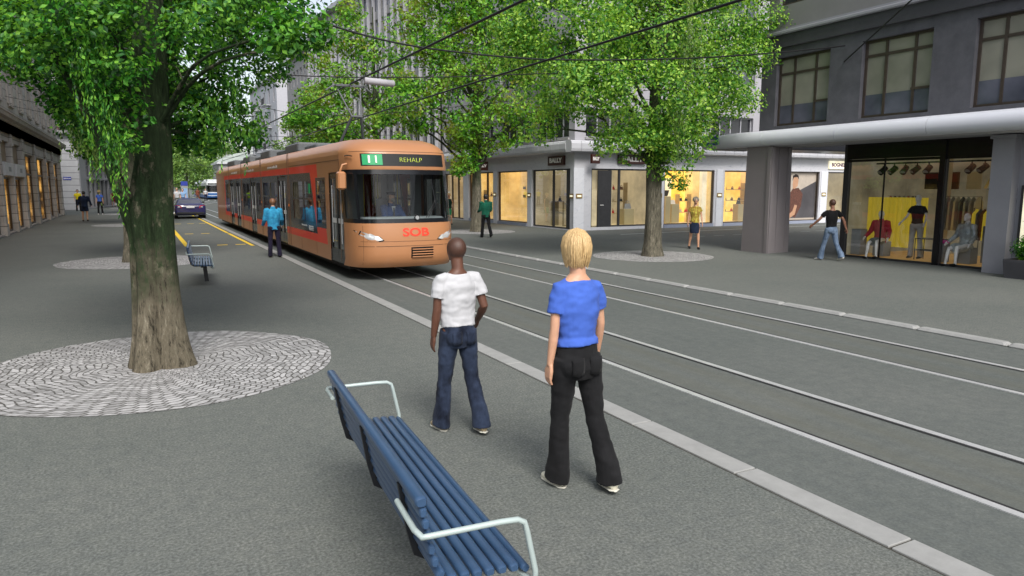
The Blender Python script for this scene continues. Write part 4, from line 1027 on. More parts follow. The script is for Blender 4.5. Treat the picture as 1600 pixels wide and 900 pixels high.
GT_ = 'trees lining the two sides of the street'
tx, ty = LEFT_TREES[0]
t = empty('street_tree', (tx, ty, 0), 0, 'large tree on the left with thick mossy forked trunk standing on a cobble ring', 'tree', GT_)
t['grooves'] = [-1.63, 1.2, 3.6]
trunk(t, tx, ty, [(0, .30, 0, 0), (.5, .255, 0, 0), (1.3, .228, .01, 0), (1.75, .24, -.0, 0), (2.0, .215, .04, 0), (2.35, .18, .08, 0), (3.0, .17, .1, 0), (4.0, .155, .12, .05), (5.5, .11, .15, .1), (7, .05, .2, .1)], 'bark_big', 3, 3, .05, 1.1)
b = MB(); b.tube([(tx - .1, ty, 1.3), (tx - .2, ty, 1.75), (tx - .33, ty - .02, 2.15), (tx - .45, ty, 2.6), (tx - .75, ty + .1, 3.3), (tx - 1.2, ty + .2, 4.2)], [.09, .1, .07, .05, .035, .015], 12)
b.build('limb', 'bark_big', t)
extra = [(.1, 8.9, 6.3, 1.3), (1.6, 9.6, 6.0, 1.1), (-1.3, 9.3, 6.0, 1.1), (.2, 10.8, 6.2, 1.2), (.2, 7.6, 6.0, .9), (-.9, 11.2, 5.2, .9), (1.9, 9.9, 5.0, .8), (-1.9, 9.6, 4.9, .8), (.5, 9.2, 7.4, 1.1)]
limbs(t, tx + .1, ty, 2.6, CL_L + extra, .03, 'bark_big', 5, 18)
crown(t, CL_L, 26, .056, 'leaf_vivid', 11, -.2, .8, 2.2, cap=110000)
crown(t, extra, 8, .1, 'leaf_vivid', 12, -.25, .8, 1.6, name='crown_top', cap=30000)
strands(t, [(tx - .42, ty - .9, 3.6), (tx - .36, ty - .8, 3.5), (tx - .4, ty - .7, 3.0), (tx - .3, ty - .75, 2.9)], 16, 1.0, .05, 'leaf_vivid', 9, .07)
strands(t, [(tx + .95, ty - .4, 3.3), (tx + .75, ty - .5, 3.2)], 9, .8, .055, 'leaf_vivid', 19, .12)
strands(t, [(-.5, 11.3, 2.95), (-.35, 11.3, 2.9)], 26, .65, .05, 'leaf_willow', 29, .15)
# right, nearest
tx, ty = RIGHT_TREES[0]
t = empty('street_tree', (tx, ty, 0), 0, 'broad yellow green tree on the right pavement, in front of the corner shop', 'tree', GT_)
trunk(t, tx, ty, [(0, .285, 0, 0), (.4, .245, 0, 0), (1.2, .235, 0, 0), (2.2, .22, -.02, 0), (3.5, .18, -.05, 0), (5.5, .14, -.05, 0), (8, .08, 0, 0), (10, .03, 0, 0)], 'bark', 4, 3, .06, .8)
limbs(t, tx, ty, 2.6, CL_R, .06, 'bark', 15, 18)
crown(t, CL_R, 23, .094, 'leaf_yellow', 21, -.17, .8, 1.0, cap=125000)
strands(t, [(tx - .35, ty - 1.9, 8.2), (tx - .33, ty - 1.8, 7.0), (tx - .3, ty - 1.6, 6.0), (tx - .3, ty - 1.4, 5.0), (tx - .2, ty - 1.2, 4.0)], 12, 1.5, .08, 'leaf_willow', 39, .1)
# right, second
tx, ty = RIGHT_TREES[1]
t = empty('street_tree', (tx, ty, 0), 0, 'rust tinged green tree on the right pavement, directly behind the tram front', 'tree', GT_)
trunk(t, tx, ty, [(0, .27, 0, 0), (.5, .23, 0, 0), (2, .21, .02, 0), (4, .18, 0, 0), (8, .1, 0, 0), (12, .03, 0, 0)], 'bark', 6, 3, .06, .8)
limbs(t, tx, ty, 2.6, CL_M, .07, 'bark', 25, 16)
crown(t, CL_M, 22, .15, 'leaf_rusty', 31, -.17, .8, .8, cap=60000)
# right, third
tx, ty = RIGHT_TREES[2]
t = empty('street_tree', (tx, ty, 0), 0, 'rust tinged green tree standing behind the middle of the tram', 'tree', GT_)
trunk(t, tx, ty, [(0, .27, 0, 0), (.5, .23, 0, 0), (4, .18, 0, 0), (8, .1, 0, 0), (13, .03, 0, 0)], 'bark', 7, 3, .06, .8)
limbs(t, tx, ty, 3, CL_N, .07, 'bark', 35, 12)
crown(t, CL_N, 20, .19, 'leaf_rusty', 41, -.17, .8, .6, cap=40000)
def tree_like(x, y, h, r, seed, label, mt='leaf_far', leaf=.25, n=16, z0=2.6, cap=14000, group=GT_, nm='street_tree', dens=18):
    rnd = random.Random(seed); t = empty(nm, (x, y, 0), 0, label, 'tree', group)
    trunk(t, x, y, [(0, .26, 0, 0), (.5, .22, 0, 0), (h * .5, .16, 0, 0), (h * .9, .04, 0, 0)], 'bark', seed, 3, .06, .7)
    cl = []
    for i in range(n):
        a = i * 2.4 + rnd.random(); f = (i + .5) / n; zz = z0 + (h - z0) * f; rr = r * math.sin(PI * min(.95, .18 + f * .75)) * rnd.uniform(.45, .85)
        cl.append((x + rr * math.cos(a), y + rr * math.sin(a), zz, r * rnd.uniform(.3, .45)))
    cl.append((x, y, z0 + (h - z0) * .5, r * .6))
    limbs(t, x, y, z0, cl, .06, 'bark', seed, 8)
    crown(t, cl, dens, leaf, mt, seed, -.2, .8, .5, cap=cap)
    return t
tree_like(*RIGHT_TREES[3], 10.0, 2.9, 51, 'green tree behind the rear half of the tram', 'leaf_rusty', .22)
tree_like(*RIGHT_TREES[4], 8.5, 2.3, 52, 'smaller green tree beyond the end of the tram', 'leaf_far', .24)
tree_like(*LEFT_TREES[1], 7.4, 2.3, 61, 'bright green tree just beyond the big forked trunk on the left', 'leaf_vivid', .12, 22, 3.6, 40000, dens=20)
tree_like(*LEFT_TREES[2], 8.5, 3.2, 62, 'green tree on the third cobble ring of the left pavement', 'leaf_vivid', .2, 18, 3.6)
tree_like(*LEFT_TREES[3], 8.2, 3.0, 63, 'green tree on the fourth cobble ring of the left pavement', 'leaf_far', .24, 18, 3.8)
tree_like(*LEFT_TREES[4], 8.0, 3.0, 64, 'green tree on the farthest cobble ring of the left pavement', 'leaf_far', .26, 18, 3.8)
FG = 'trees closing the far end of the street'
for i, (x, y, h, r, lb) in enumerate([(1.5, 118, 9, 4, 'pale green tree at the end of the street, first from the left'), (5.0, 128, 11, 4.4, 'tall pale green tree at the end of the street above the car'), (8.2, 142, 10, 4.5, 'pale green tree behind the blue column at the end of the street'),
   (14, 172, 12, 5.5, 'pale green tree behind the blue and white tram'), (3, 160, 15, 6, 'large pale tree rising behind the others at the street end'), (20, 185, 12, 5.5, 'farthest pale green tree, right of the distant tram roof')]):
    tree_like(x, y, h, r, 70 + i, lb, 'leaf_far', .42, 16, 2.2, 9000, FG, 'distant_tree')
# ---------------------------------------------------------------- people
def remesh(mb, voxel, it=4, wr=0., wf=9., seed=0):
    me = bpy.data.meshes.new('tmp'); me.from_pydata([tuple(p) for p in mb.v], [], mb.f); me.update()
    bm = bmesh.new(); bm.from_mesh(me); bmesh.ops.recalc_face_normals(bm, faces=bm.faces); bm.to_mesh(me); bm.free()
    o = bpy.data.objects.new('tmp', me); C.objects.link(o)
    r = o.modifiers.new('r', 'REMESH'); r.mode = 'VOXEL'; r.voxel_size = voxel
    if it: s = o.modifiers.new('s', 'SMOOTH'); s.factor = .5; s.iterations = it
    bpy.context.view_layer.update()
    out = mesh_of(o); bpy.data.objects.remove(o)
    if wr:
        ns = [v.normal.copy() for v in out.vertices]
        for v, n in zip(out.vertices, ns):
            p = v.co; a = noise.noise(Vector((p.x * wf, p.y * wf, p.z * wf * 1.6)) + Vector((seed, 0, 0))) + .5 * noise.noise(Vector((p.x * wf * 2.3, p.y * wf * 2.3, p.z * wf * 3)) + Vector((0, seed, 0)))
            v.co = p + n * a * wr
    out.polygons.foreach_set('use_smooth', [True] * len(out.polygons)); out.update()
    return out
def add_mesh(name, me, mt, parent):
    me.name = name; me.materials.clear(); me.materials.append(MATS[mt] if isinstance(mt, str) else mt)
    o = bpy.data.objects.new(name, me); C.objects.link(o); o.parent = parent; return o
def fabric(name, col, var=.12, scale=6, rough=.9, col2=None, weave=True, stretch=(1, 1, .6)):
    if name in MATS: return name
    m, nt, b = new_mat(name)
    v = coords(nt, stretch); n = noise_node(nt, v, scale, 5, .65)
    c2 = col2 or tuple(min(1, x * (1 + var)) for x in col)
    nt.links.new(ramp(nt, n, [(.35, tuple(x * (1 - var) for x in col)), (.66, c2)]), b.inputs['Base Color'])
    b.inputs['Roughness'].default_value = rough; b.inputs['Specular IOR Level'].default_value = .2
    b.inputs['Sheen Weight'].default_value = .04
    bump(nt, b, noise_node(nt, coords(nt), 260, 2, .5), .25, .002)
    return name
def skin(name, col):
    if name in MATS: return name
    m, nt, b = new_mat(name)
    n = noise_node(nt, coords(nt), 9, 4, .6)
    nt.links.new(ramp(nt, n, [(.3, tuple(x * .88 for x in col)), (.7, tuple(x * 1.08 for x in col))]), b.inputs['Base Color'])
    b.inputs['Roughness'].default_value = .5; b.inputs['Subsurface Weight'].default_value = .08; b.inputs['Subsurface Radius'].default_value = (.02, .008, .004)
    b.inputs['Subsurface Scale'].default_value = .3
    return name
skin('skin_dark', (.12, .05, .03)); skin('skin_light', (.6, .33, .21)); skin('skin_mid', (.28, .13, .08))
mat('eye_white', (.75, .73, .7), .3, .03); mat('eye_dark', (.02, .015, .012), .2); mat('lip', (.4, .12, .1), .5)
def hairmat(name, a, c):
    m, nt, b = new_mat(name); n = noise_node(nt, coords(nt, (60, 60, 4)), 3, 4, .7)
    nt.links.new(ramp(nt, n, [(.3, a), (.7, c)]), b.inputs['Base Color']); b.inputs['Roughness'].default_value = .5
    bump(nt, b, n, .6, .004)
hairmat('hair_blonde', (.3, .17, .06), (.78, .56, .28)); hairmat('hair_brown', (.09, .04, .02), (.25, .12, .06)); hairmat('hair_black', (.008, .007, .006), (.035, .028, .025))
hairmat('hair_grey', (.16, .13, .1), (.32, .28, .23)); hairmat('hair_cropped', (.05, .022, .014), (.085, .036, .022))
def sd(a, b_, t): return a + (b_ - a) * t
def person(loc, face, H=1.75, fem=False, sk='skin_light', hair='short', hm='hair_brown', top=None, bot=None, shoe=('shoe', (.03, .03, .03)),
           legL=(0, 4), legR=(0, 4), armL=(0, 8, 10), armR=(0, 8, 10), footL=0, footR=0, label='', group=None, vox=.016, sit=False, splay=(3, 3), turn=0, extras=None, hold=None, scale_w=1., hem=None, parent_cat='person'):
    """body facing +Y. legX = (hip forward deg, knee bend deg); armX = (shoulder forward, outward, elbow bend)"""
    root = empty('person', (0, 0, 0)); tag(root, label, parent_cat, group)
    k = H / 1.75; near = vox < .01
    V = Vector
    sh = .165 if fem else .188; hipx = .09
    lt, ls = .42, .40
    zh = .93
    J = {}
    for s, lg, sp in ((-1, legL, splay[0]), (1, legR, splay[1])):
        a, kb = R(lg[0]), R(lg[1]); sx = s * math.sin(R(sp))
        hip = V((s * hipx, 0, zh)); d1 = V((sx, math.sin(a), -math.cos(a))).normalized(); kn = hip + d1 * lt
        d2 = V((sx, math.sin(a - kb), -math.cos(a - kb))).normalized(); an = kn + d2 * ls
        J[s] = (hip, kn, an)
    zmin = min(J[-1][2].z, J[1][2].z); dz = .085 - zmin
    if sit: dz = sit - zh
    A = {}
    for s, (fw, ou, eb) in ((-1, armL), (1, armR)):
        shd = V((s * sh, -.005, 1.42)); f, o_ = R(fw), R(ou)
        d1 = V((s * math.sin(o_), math.sin(f) * math.cos(o_), -math.cos(f) * math.cos(o_))).normalized(); el = shd + d1 * .28
        f2 = f + R(eb); d2 = V((s * math.sin(o_) * .6, math.sin(f2), -math.cos(f2))).normalized(); wr_ = el + d2 * .245
        A[s] = (shd, el, wr_, d2)
    T = lambda p: V((p.x * k * scale_w, p.y * k, (p.z + dz) * k))
    def tb(b, pts, rr, n=14): b.tube([T(V(p)) for p in pts], [((r[0] * k, r[1] * k) if isinstance(r, tuple) else r * k) for r in rr], n)
    # ------- body: torso core, neck, head, arms, hands, legs, one surface
    b = MB()
    W = (.128, .155) if not fem else (.105, .15)
    tb(b, [(0, 0, .86), (0, -.01, .95), (0, 0, 1.08), (0, .005, 1.25), (0, 0, 1.38), (0, -.005, 1.44), (0, -.01, 1.49)],
       [(.12, .085), (.15, .1), (W[0], .085), (.145, .1), (.15, .088), (.11, .07), (.058, .055)], 20)
    tb(b, [(0, -.012, 1.4), (0, -.008, 1.5), (0, .006, 1.58)], [(.075, .062), (.052, .054), (.052, .058)], 16)
    hc = V((0, .022, 1.655)); hs_ = .95 if fem else 1.
    b.ell(T(hc), (.076 * k * hs_, .094 * k * hs_, .1 * k), 20, 14); b.ell(T(hc + V((0, .022, -.048))), (.056 * k, .068 * k, .062 * k), 16, 10)
    b.ell(T(hc + V((0, .082, -.085))), (.026 * k, .022 * k, .02 * k), 10, 8)
    b.tube([T(hc + V((0, .09, .012))), T(hc + V((0, .112, -.02))), T(hc + V((0, .098, -.034)))], [.009 * k, .014 * k, .01 * k], 8)
    b.ell(T(hc + V((0, .088, .028))), (.05 * k, .012 * k, .01 * k), 10, 6)
    b.ell(T(hc + V((0, .092, -.056))), (.024 * k, .01 * k, .01 * k), 10, 6)
    for s in (-1, 1): b.ell(T(hc + V((s * .078, -.005, -.01))), (.012 * k, .02 * k, .03 * k), 8, 8)
    am = .82 if fem else 1.
    for s in (-1, 1):
        shd, el, wr_, d2 = A[s]
        tb(b, [shd + V((-s * .06, 0, -.02)), shd + V((-s * .01, 0, -.02)), sd(shd, el, .4), el, sd(el, wr_, .3), wr_], [.044 * am, .048 * am, .044 * am, .037 * am, .039 * am, .026 * am], 14)
        nrm = V((-s, 0, 0)); nrm = (nrm - d2 * nrm.dot(d2)).normalized(); fr = d2.cross(nrm) * (1 if (d2.cross(nrm)).y > 0 else -1)
        if fr.y < 0: fr = -fr
        p0 = wr_; hm_ = .92 if fem else 1.
        # palm
        for i, o_ in enumerate((-.024, -.008, .008, .024)):
            tb(b, [p0 + fr * o_ * .6 - d2 * .005, p0 + fr * o_ + d2 * .04, p0 + fr * o_ * 1.1 + d2 * .088], [.014, .0155, .012], 8)
            L = (.062, .074, .07, .056)[i if True else 0] * hm_ if fr.y > 0 else .07
            L = (.056, .07, .075, .066)[i] * hm_
            q = p0 + fr * o_ * 1.15 + d2 * .084; c1 = .18 + .05 * i
            a1 = (d2 + nrm * c1 + fr * o_ * 3).normalized(); a2 = (d2 + nrm * (c1 + .45)).normalized(); a3 = (d2 + nrm * (c1 + .85)).normalized()
            fr_ = .0088 if near else .0105
            tb(b, [q, q + a1 * L * .45, q + a1 * L * .45 + a2 * L * .32, q + a1 * L * .45 + a2 * L * .32 + a3 * L * .25], [fr_ * 1.1, fr_, fr_ * .92, fr_ * .75], 8)
        q = p0 + fr * .022 + d2 * .02; a1 = (d2 * .75 + fr * .75 + nrm * .25).normalized(); a2 = (d2 * .95 + fr * .3 + nrm * .3).normalized()
        tb(b, [q - fr * .006, q + a1 * .035, q + a1 * .035 + a2 * .032, q + a1 * .035 + a2 * .055], [.015, .0125, .0105, .008], 8)
    for s in (-1, 1):
        hip, kn, an = J[s]
        tb(b, [hip, sd(hip, kn, .35), kn, sd(kn, an, .3), sd(kn, an, .8), an + V((0, .0, -.05))], [.075, .068, .05, .05, .034, .036], 14)
    body = add_mesh('body', remesh(b, max(.0052, vox * .8) if near else vox, 2 if near else 2), sk, root)
    # eyes
    b = MB()
    for s in (-1, 1):
        b.ell(T(hc + V((s * .03, .088, .006))), (.013 * k, .008 * k, .008 * k), 8, 6, 0); b.ell(T(hc + V((s * .03, .094, .006))), (.006 * k, .004 * k, .0065 * k), 8, 6, 1)
    b.ell(T(hc + V((0, .1, -.056))), (.021 * k, .004 * k, .005 * k), 8, 6, 2)
    b.build('eyes', ['eye_white', 'eye_dark', 'lip'], body)
    # ------- hair
    rnd = random.Random(int(loc[0] * 10 + loc[1] * 7))
    if hair:
        b = MB()
        if hair in ('short', 'cropped'):
            th = .006 if hair == 'cropped' else .016
            b.ell(T(hc + V((0, -.014, .016))), ((.078 + th) * k * hs_, (.09 + th) * k * hs_, (.09 + th) * k), 22, 14)
            if hair == 'short': b.ell(T(hc + V((0, -.03, -.035))), (.075 * k, .068 * k, .06 * k), 16, 10)
            # clear the face: cut away anything ahead of the hairline
            me = remesh(b, .008, 2, .003 if hair == 'short' else .0, 45, 3)
            bm = bmesh.new(); bm.from_mesh(me); c_ = T(hc)
            kill = [v for v in bm.verts if (v.co.y - c_.y) > (.045 + (.02 if v.co.z - c_.z > .05 * k else 0)) * k and (v.co.z - c_.z) < .062 * k]
            bmesh.ops.delete(bm, geom=kill, context='VERTS'); bm.to_mesh(me); bm.free()
            add_mesh('hair', me, hm, body)
        else:
            Lh = {'bob': .118, 'long': .26, 'bun': .03}[hair]
            b.ell(T(hc + V((0, -.012, .02))), (.085 * k, .1 * k, .094 * k), 22, 14)
            n = 300 if near else 44
            for i in range(n):
                a = R(-245 + 310 * (i + rnd.random()) / n)      # all round except the face
                ca, sa = math.cos(a), math.sin(a)
                pts = []; rr = []
                lay = rnd.uniform(.0, .03 if near else .012); l = Lh * rnd.uniform(.78, 1.14)
                for j in range(7):
                    t = j / 6
                    if t < .5:
                        u = t / .5 * R(92); p = V((ca * .09 * math.sin(u), -.012 + sa * .103 * math.sin(u), .02 + .1 * math.cos(u)))
                    else:
                        u = (t - .5) / .5; p = V((ca * (.09 - .02 * u * u), -.012 + sa * (.103 - .03 * u * u), .017 - l * u))
                    p = p * (1 + lay * 3); pts.append(T(hc + p)); rr.append((.0075 if near else .02) * k * (1 - .75 * max(0, t - .6) / .4))
                if sa > .55 and abs(ca) < .75: continue
                b.tube(pts, rr, 6)
            b.build('hair', hm, body, fix=True)
            if hair == 'bun':
                pass
    # ------- upper garment
    if top:
        kind, tm = top
        b = MB(); e = .014
        wx = (.118, .16, .165) if fem else (.145, .172, .185)
        bottom = {'tee': .985, 'jacket': .84, 'blouse': .93, 'tank': .95, 'dress': .9}[kind]
        if hem: bottom = hem
        loose = .02 if kind == 'jacket' else 0.
        tb(b, [(0, -.005, bottom), (0, 0, bottom + .04), (0, 0, 1.08), (0, .006, 1.25), (0, .0, 1.37), (0, -.003, 1.43), (0, -.008, 1.462)],
           [(.156 + loose - (.004 if fem else 0), .122 + loose), (.154 + loose - (.006 if fem else 0), .12 + loose), (wx[0] + e + loose, .103 + loose), (wx[1] + e * .6 + loose, .122 + loose), (wx[2] * .97 + loose, .108 + loose * .6), (.15 + loose * .6, .085 + loose * .6), (.085, .07)], 24)
        if fem:
            for s in (-1, 1): b.ell(T(V((s * .068, .082, 1.27))), (.062 * k, .05 * k, .058 * k), 12, 8)
        for s in (-1, 1):
            shd, el, wr_, d2 = A[s]
            if kind in ('tee', 'blouse'):
                tb(b, [shd + V((-s * .075, 0, -.004)), shd + V((-s * .012, 0, -.014)), sd(shd, el, .3), sd(shd, el, .62 if kind == 'tee' else .5)], [.052 * am, .062 * am, .064 * am, .068 * am], 16)
            elif kind == 'jacket':
                tb(b, [shd + V((-s * .06, 0, .01)), shd + V((s * .01, 0, .005)), sd(shd, el, .5), el, sd(el, wr_, .5), sd(el, wr_, .95)], [.07, .08, .07, .062, .056, .05], 16)
        if kind == 'jacket': tb(b, [(0, -.012, 1.42), (0, -.01, 1.5), (0, -.005, 1.53)], [(.085, .075), (.068, .066), (.066, .064)], 18)
        me = remesh(b, vox, 3, (.009 if near else .006) * (1.4 if kind == 'jacket' else 1), 10, int(loc[1]))
        add_mesh({'tee': 't_shirt', 'jacket': 'jacket', 'blouse': 'blouse', 'tank': 'top', 'dress': 'dress_top'}[kind], me, tm, root)
    # ------- lower garment
    if bot:
        kind, bm_ = bot; b = MB()
        tb(b, [(0, -.008, .82), (0, -.018, .88), (0, -.01, .98), (0, 0, 1.055)], [(.14, .105), (.16 if fem else .155, .12), (.147, .109), (.14, .103)], 22)
        for s in (-1, 1):
            b.ell(T(V((s * .075, -.055, .9))), (.085 * k, .082 * k, .09 * k), 14, 10)
            hip, kn, an = J[s]
            if kind in ('flare', 'trousers', 'jeans'):
                hem = {'flare': (.078, .108), 'trousers': (.068, .078), 'jeans': (.07, .088)}[kind]
                tb(b, [hip + V((0, -.005, .02)), sd(hip, kn, .3), sd(hip, kn, .7), kn, sd(kn, an, .4), sd(kn, an, .8), an + V((0, .01, -.045))],
                   [(.09, .1), (.086, .092), (.072, .076), (.064, .066), (.066, .072), ((.066 + hem[0]) / 2, (.072 + hem[1]) / 2), hem], 18)
            elif kind == 'shorts': tb(b, [hip, sd(hip, kn, .4), sd(hip, kn, .75)], [.092, .094, .1], 16)
        if kind == 'skirt':
            m1, m2 = sd(J[-1][0], J[-1][1], .85), sd(J[1][0], J[1][1], .85); c = (m1 + m2) / 2; wsp = abs(m1.y - m2.y) / 2
            tb(b, [(0, 0, 1.0), (0, -.01, .88), sd(V((0, 0, .88)), V((0, c.y, c.z)), .5), (0, c.y, c.z)], [(.125, .1), (.165, .125), (.165, .125 + wsp * .4), (.16, .12 + wsp * .8)], 22)
        me = remesh(b, vox, 2, .007 if near else .006, 9, int(loc[1]) + 5)
        add_mesh({'flare': 'trousers', 'trousers': 'trousers', 'jeans': 'jeans', 'shorts': 'shorts', 'skirt': 'skirt'}[kind], me, bm_, root)
        if near:      # back pockets, waistband
            for s in (-1, 1):
                q = MB(); P = []
                for i in range(5):
                    for j in range(5):
                        u, v = (i / 4 - .5), (j / 4 - .5); x = s * .075 + u * .1; z = .905 + v * .11 - (.015 * (1 - abs(u) * 2) if j == 0 else 0)
                        yy = -.055 - math.sqrt(max(.0001, 1 - ((x - s * .075) / .1) ** 2 * .5 - ((z - .9) / .1) ** 2 * .45)) * .0855
                        P.append(T(V((x, yy, z))))
                q.add(P, [(i * 5 + j, i * 5 + j + 1, (i + 1) * 5 + j + 1, (i + 1) * 5 + j) for i in range(4) for j in range(4)], smooth=True)
                po = q.build('pocket', bm_, root); md = po.modifiers.new('t', 'SOLIDIFY'); md.thickness = .004; md.offset = 0
    # ------- shoes
    sm = fabric(*shoe) if isinstance(shoe, tuple) else shoe
    for s, ft in ((-1, footL), (1, footR)):
        hip, kn, an = J[s]; b = MB(); a = R(ft); f = V((math.sin(a) * 1., math.cos(a), 0)); an_ = an
        lift = an_.z + dz - .085
        pit = min(.9, lift * 4.5)       # raised heel: toe points down
        f = (f * math.cos(pit) + V((0, 0, -math.sin(pit)))).normalized()
        upv = V((0, 0, 1)) * math.cos(pit) + V((math.sin(a), math.cos(a), 0)) * math.sin(pit)
        heel = an_ - f * .055 - upv * .045
        if isinstance(shoe, str) and shoe == 'heels':
            tb(b, [heel + upv * .02, heel - upv * .04], [.012, .008], 8)
        b.tube([T(heel + f * t + upv * z) for t, z in ((-.012, .012), (.0, .008), (.06, .006), (.13, -.005), (.19, -.014), (.222, -.018), (.232, -.02))],
               [((a_ * k, h_ * k)) for a_, h_ in ((.012, .012), (.034, .04), (.036, .044), (.043, .032), (.04, .024), (.026, .018), (.008, .008))], 14, up=(0, 0, 1))
        me = remesh(b, min(vox, .009), 2); c0 = T(heel - upv * .036).z
        if not sit:
            for v in me.vertices:
                if v.co.z < .004: v.co.z = .004
        add_mesh('shoe', me, sm, root)
        if near:
            q = MB(); 
            q.tube([T(heel + f * t - upv * .034) for t in (-.02, .0, .06, .13, .19, .232, .24)], [(a_ * k, .007 * k) for a_ in (.012, .038, .038, .046, .043, .022, .006)], 14, up=(0, 0, 1))
            for i, v in enumerate(q.v): q.v[i] = (v[0], v[1], max(v[2], .001 + (.002 if i % 2 else 0)))
            q.build('sole', 'sole_pale', root)
    if extras: extras(root, T, hc, A, J, k)
    root.location = (loc[0], loc[1], loc[2] if len(loc) > 2 else 0); root.rotation_euler = (0, 0, R(face))
    return root
mat('sole_pale', (.6, .58, .5), .7, .08)
fabric('white_cotton', (.47, .47, .485), .04); fabric('denim_dark', (.008, .012, .028), .5, 5, col2=(.035, .05, .09)); fabric('blue_cotton', (.055, .12, .46), .1)
fabric('black_trouser', (.01, .01, .011), .3); fabric('teal_jacket', (.02, .17, .36), .25, 7, col2=(.04, .3, .5)); fabric('navy_trouser', (.012, .01, .025), .3)
fabric('green_knit', (.01, .1, .06), .25, 12); fabric('green_dress', (.02, .25, .12), .2); fabric('dark_green', (.005, .03, .02), .3); fabric('black_tee', (.006, .006, .007), .3)
fabric('denim_light', (.1, .15, .24), .3, 7, col2=(.2, .27, .38)); fabric('navy_cloth', (.012, .02, .045), .35); fabric('neon', (.45, .8, .02), .1); fabric('yellow_top', (.35, .12, .03), .4, 22, col2=(.5, .46, .08))
fabric('red_dress', (.22, .03, .045), .3); fabric('light_blue', (.22, .35, .55), .15); fabric('brown_coat', (.16, .05, .03), .4); fabric('uniform_blue', (.03, .06, .16), .2); fabric('grey_trouser', (.08, .075, .07), .3); fabric('yellow_plain', (.75, .6, .02), .1)
SH = lambda n, c: (n, c)
person((2.25, 5.25), 3, 1.62, False, 'skin_dark', 'cropped', 'hair_cropped', ('tee', 'white_cotton'), ('flare', 'denim_dark'), ('tan_shoe', (.35, .28, .18), .4, 14),
       legL=(9, 5), legR=(-7, 14), armL=(2, 6, 10), armR=(-12, 14, 62), splay=(3.5, 4), footL=-6, footR=10, vox=.0075, scale_w=.9, label='man in white t-shirt and dark flared jeans walking away along the kerb')
person((2.485, 3.84), 2, 1.735, True, 'skin_light', 'bob', 'hair_blonde', ('tee', 'blue_cotton'), ('flare', 'black_trouser'), ('cream_shoe', (.68, .65, .52), .06),
       legL=(9, 6), legR=(-7, 12), armL=(0, 5, 8), armR=(4, 12, 14), splay=(-.5, 6.5), footL=-4, footR=14, vox=.0075, scale_w=.92, hem=1.02, label='blonde woman in blue t-shirt and black flared trousers, seen from behind')
person((3.43, 21.33), 0, 1.7, False, 'skin_light', 'short', 'hair_brown', ('jacket', 'teal_jacket'), ('trousers', 'navy_trouser'), ('black_shoe', (.01, .01, .01)),
       legL=(2, 3), legR=(-2, 3), armL=(6, 12, 40), armR=(6, 12, 40), vox=.013, label='man in bright blue jacket standing with his back turned beside the tram')
person((12.35, 25.85), -8, 1.75, False, 'skin_light', 'short', 'hair_black', ('jacket', 'green_knit'), ('trousers', 'black_trouser'), ('black_shoe', (.01, .01, .01)),
       legL=(10, 6), legR=(-10, 22), armL=(10, 8, 60), armR=(5, 8, 70), vox=.014, label='man in dark green sweater walking past the tree on the right pavement')
person((16.05, 17.8), 150, 1.7, True, 'skin_light', 'bun', 'hair_grey', ('blouse', 'yellow_top'), ('skirt', 'navy_cloth'), ('black_shoe', (.01, .01, .01)),
       legL=(4, 6), legR=(-8, 12), armL=(4, 8, 10), armR=(-2, 10, 12), vox=.013, label='woman in yellow patterned top and navy skirt walking towards the camera by the gold window')
person((16.9, 13.3), -12, 1.72, False, 'skin_mid', 'cropped', 'hair_cropped', ('tee', 'black_tee'), ('flare', 'denim_light'), ('white_shoe', (.6, .58, .55)),
       legL=(16, 4), legR=(-14, 20), armL=(26, 30, 22), armR=(-22, 26, 12), splay=(4, 3), footL=-20, vox=.013, label='man in black t-shirt and light blue jeans striding past the clothes shop window')
person((14.95, 35.9), 160, 1.7, True, 'skin_light', 'bun', 'hair_blonde', ('tank', 'dark_green'), ('skirt', 'green_dress'), ('black_shoe', (.01, .01, .01)),
       legL=(8, 4), legR=(-6, 10), vox=.014, label='woman in dark green top and bright green skirt half hidden by the tram front')
person((-2.8, 49.4), -5, 1.8, False, 'skin_light', 'short', 'hair_black', ('jacket', 'navy_cloth'), ('shorts', 'navy_cloth'), ('black_shoe', (.01, .01, .01)),
       legL=(6, 4), legR=(-6, 14), armL=(0, 22, 15), armR=(0, 22, 20), vox=.02, label='person in navy jacket and shorts with bare legs walking on the left pavement')
person((-2.5, 61.8), 175, 1.8, True, 'skin_light', 'bun', 'hair_blonde', ('tee', 'blue_cotton'), ('trousers', 'black_trouser'), ('white_shoe', (.6, .58, .55)),
       vox=.02, label='fair haired person in blue top and black trousers facing the camera on the left pavement')
person((-2.2, 85), 180, 1.75, True, 'skin_light', 'long', 'hair_black', ('tank', 'red_dress'), ('skirt', 'red_dress'), ('black_shoe', (.01, .01, .01)),
       vox=.025, label='dark haired woman in short red dress by the left shopfronts')
person((-.95, 67.4), -4, 1.9, False, 'skin_light', 'short', 'hair_black', ('tee', 'neon'), ('jeans', 'denim_light'), ('black_shoe', (.01, .01, .01)),
       legL=(6, 4), legR=(-4, 6), vox=.02, label='person in neon yellow t-shirt and jeans walking beside the forked trunk')
person((-4.45, 70.8), 178, 1.85, False, 'skin_light', 'short', 'hair_black', ('tee', 'yellow_plain'), ('trousers', 'black_trouser'), ('black_shoe', (.01, .01, .01)),
       vox=.025, label='person in yellow top standing by the glazed shopfront behind the navy jacket')
person((3.2, 71), 175, 2.0, False, 'skin_light', 'short', 'hair_grey', ('tee', 'white_cotton'), ('trousers', 'grey_trouser'), ('black_shoe', (.01, .01, .01)),
       vox=.025, label='person in white shirt and grey trousers standing left behind the parked car')
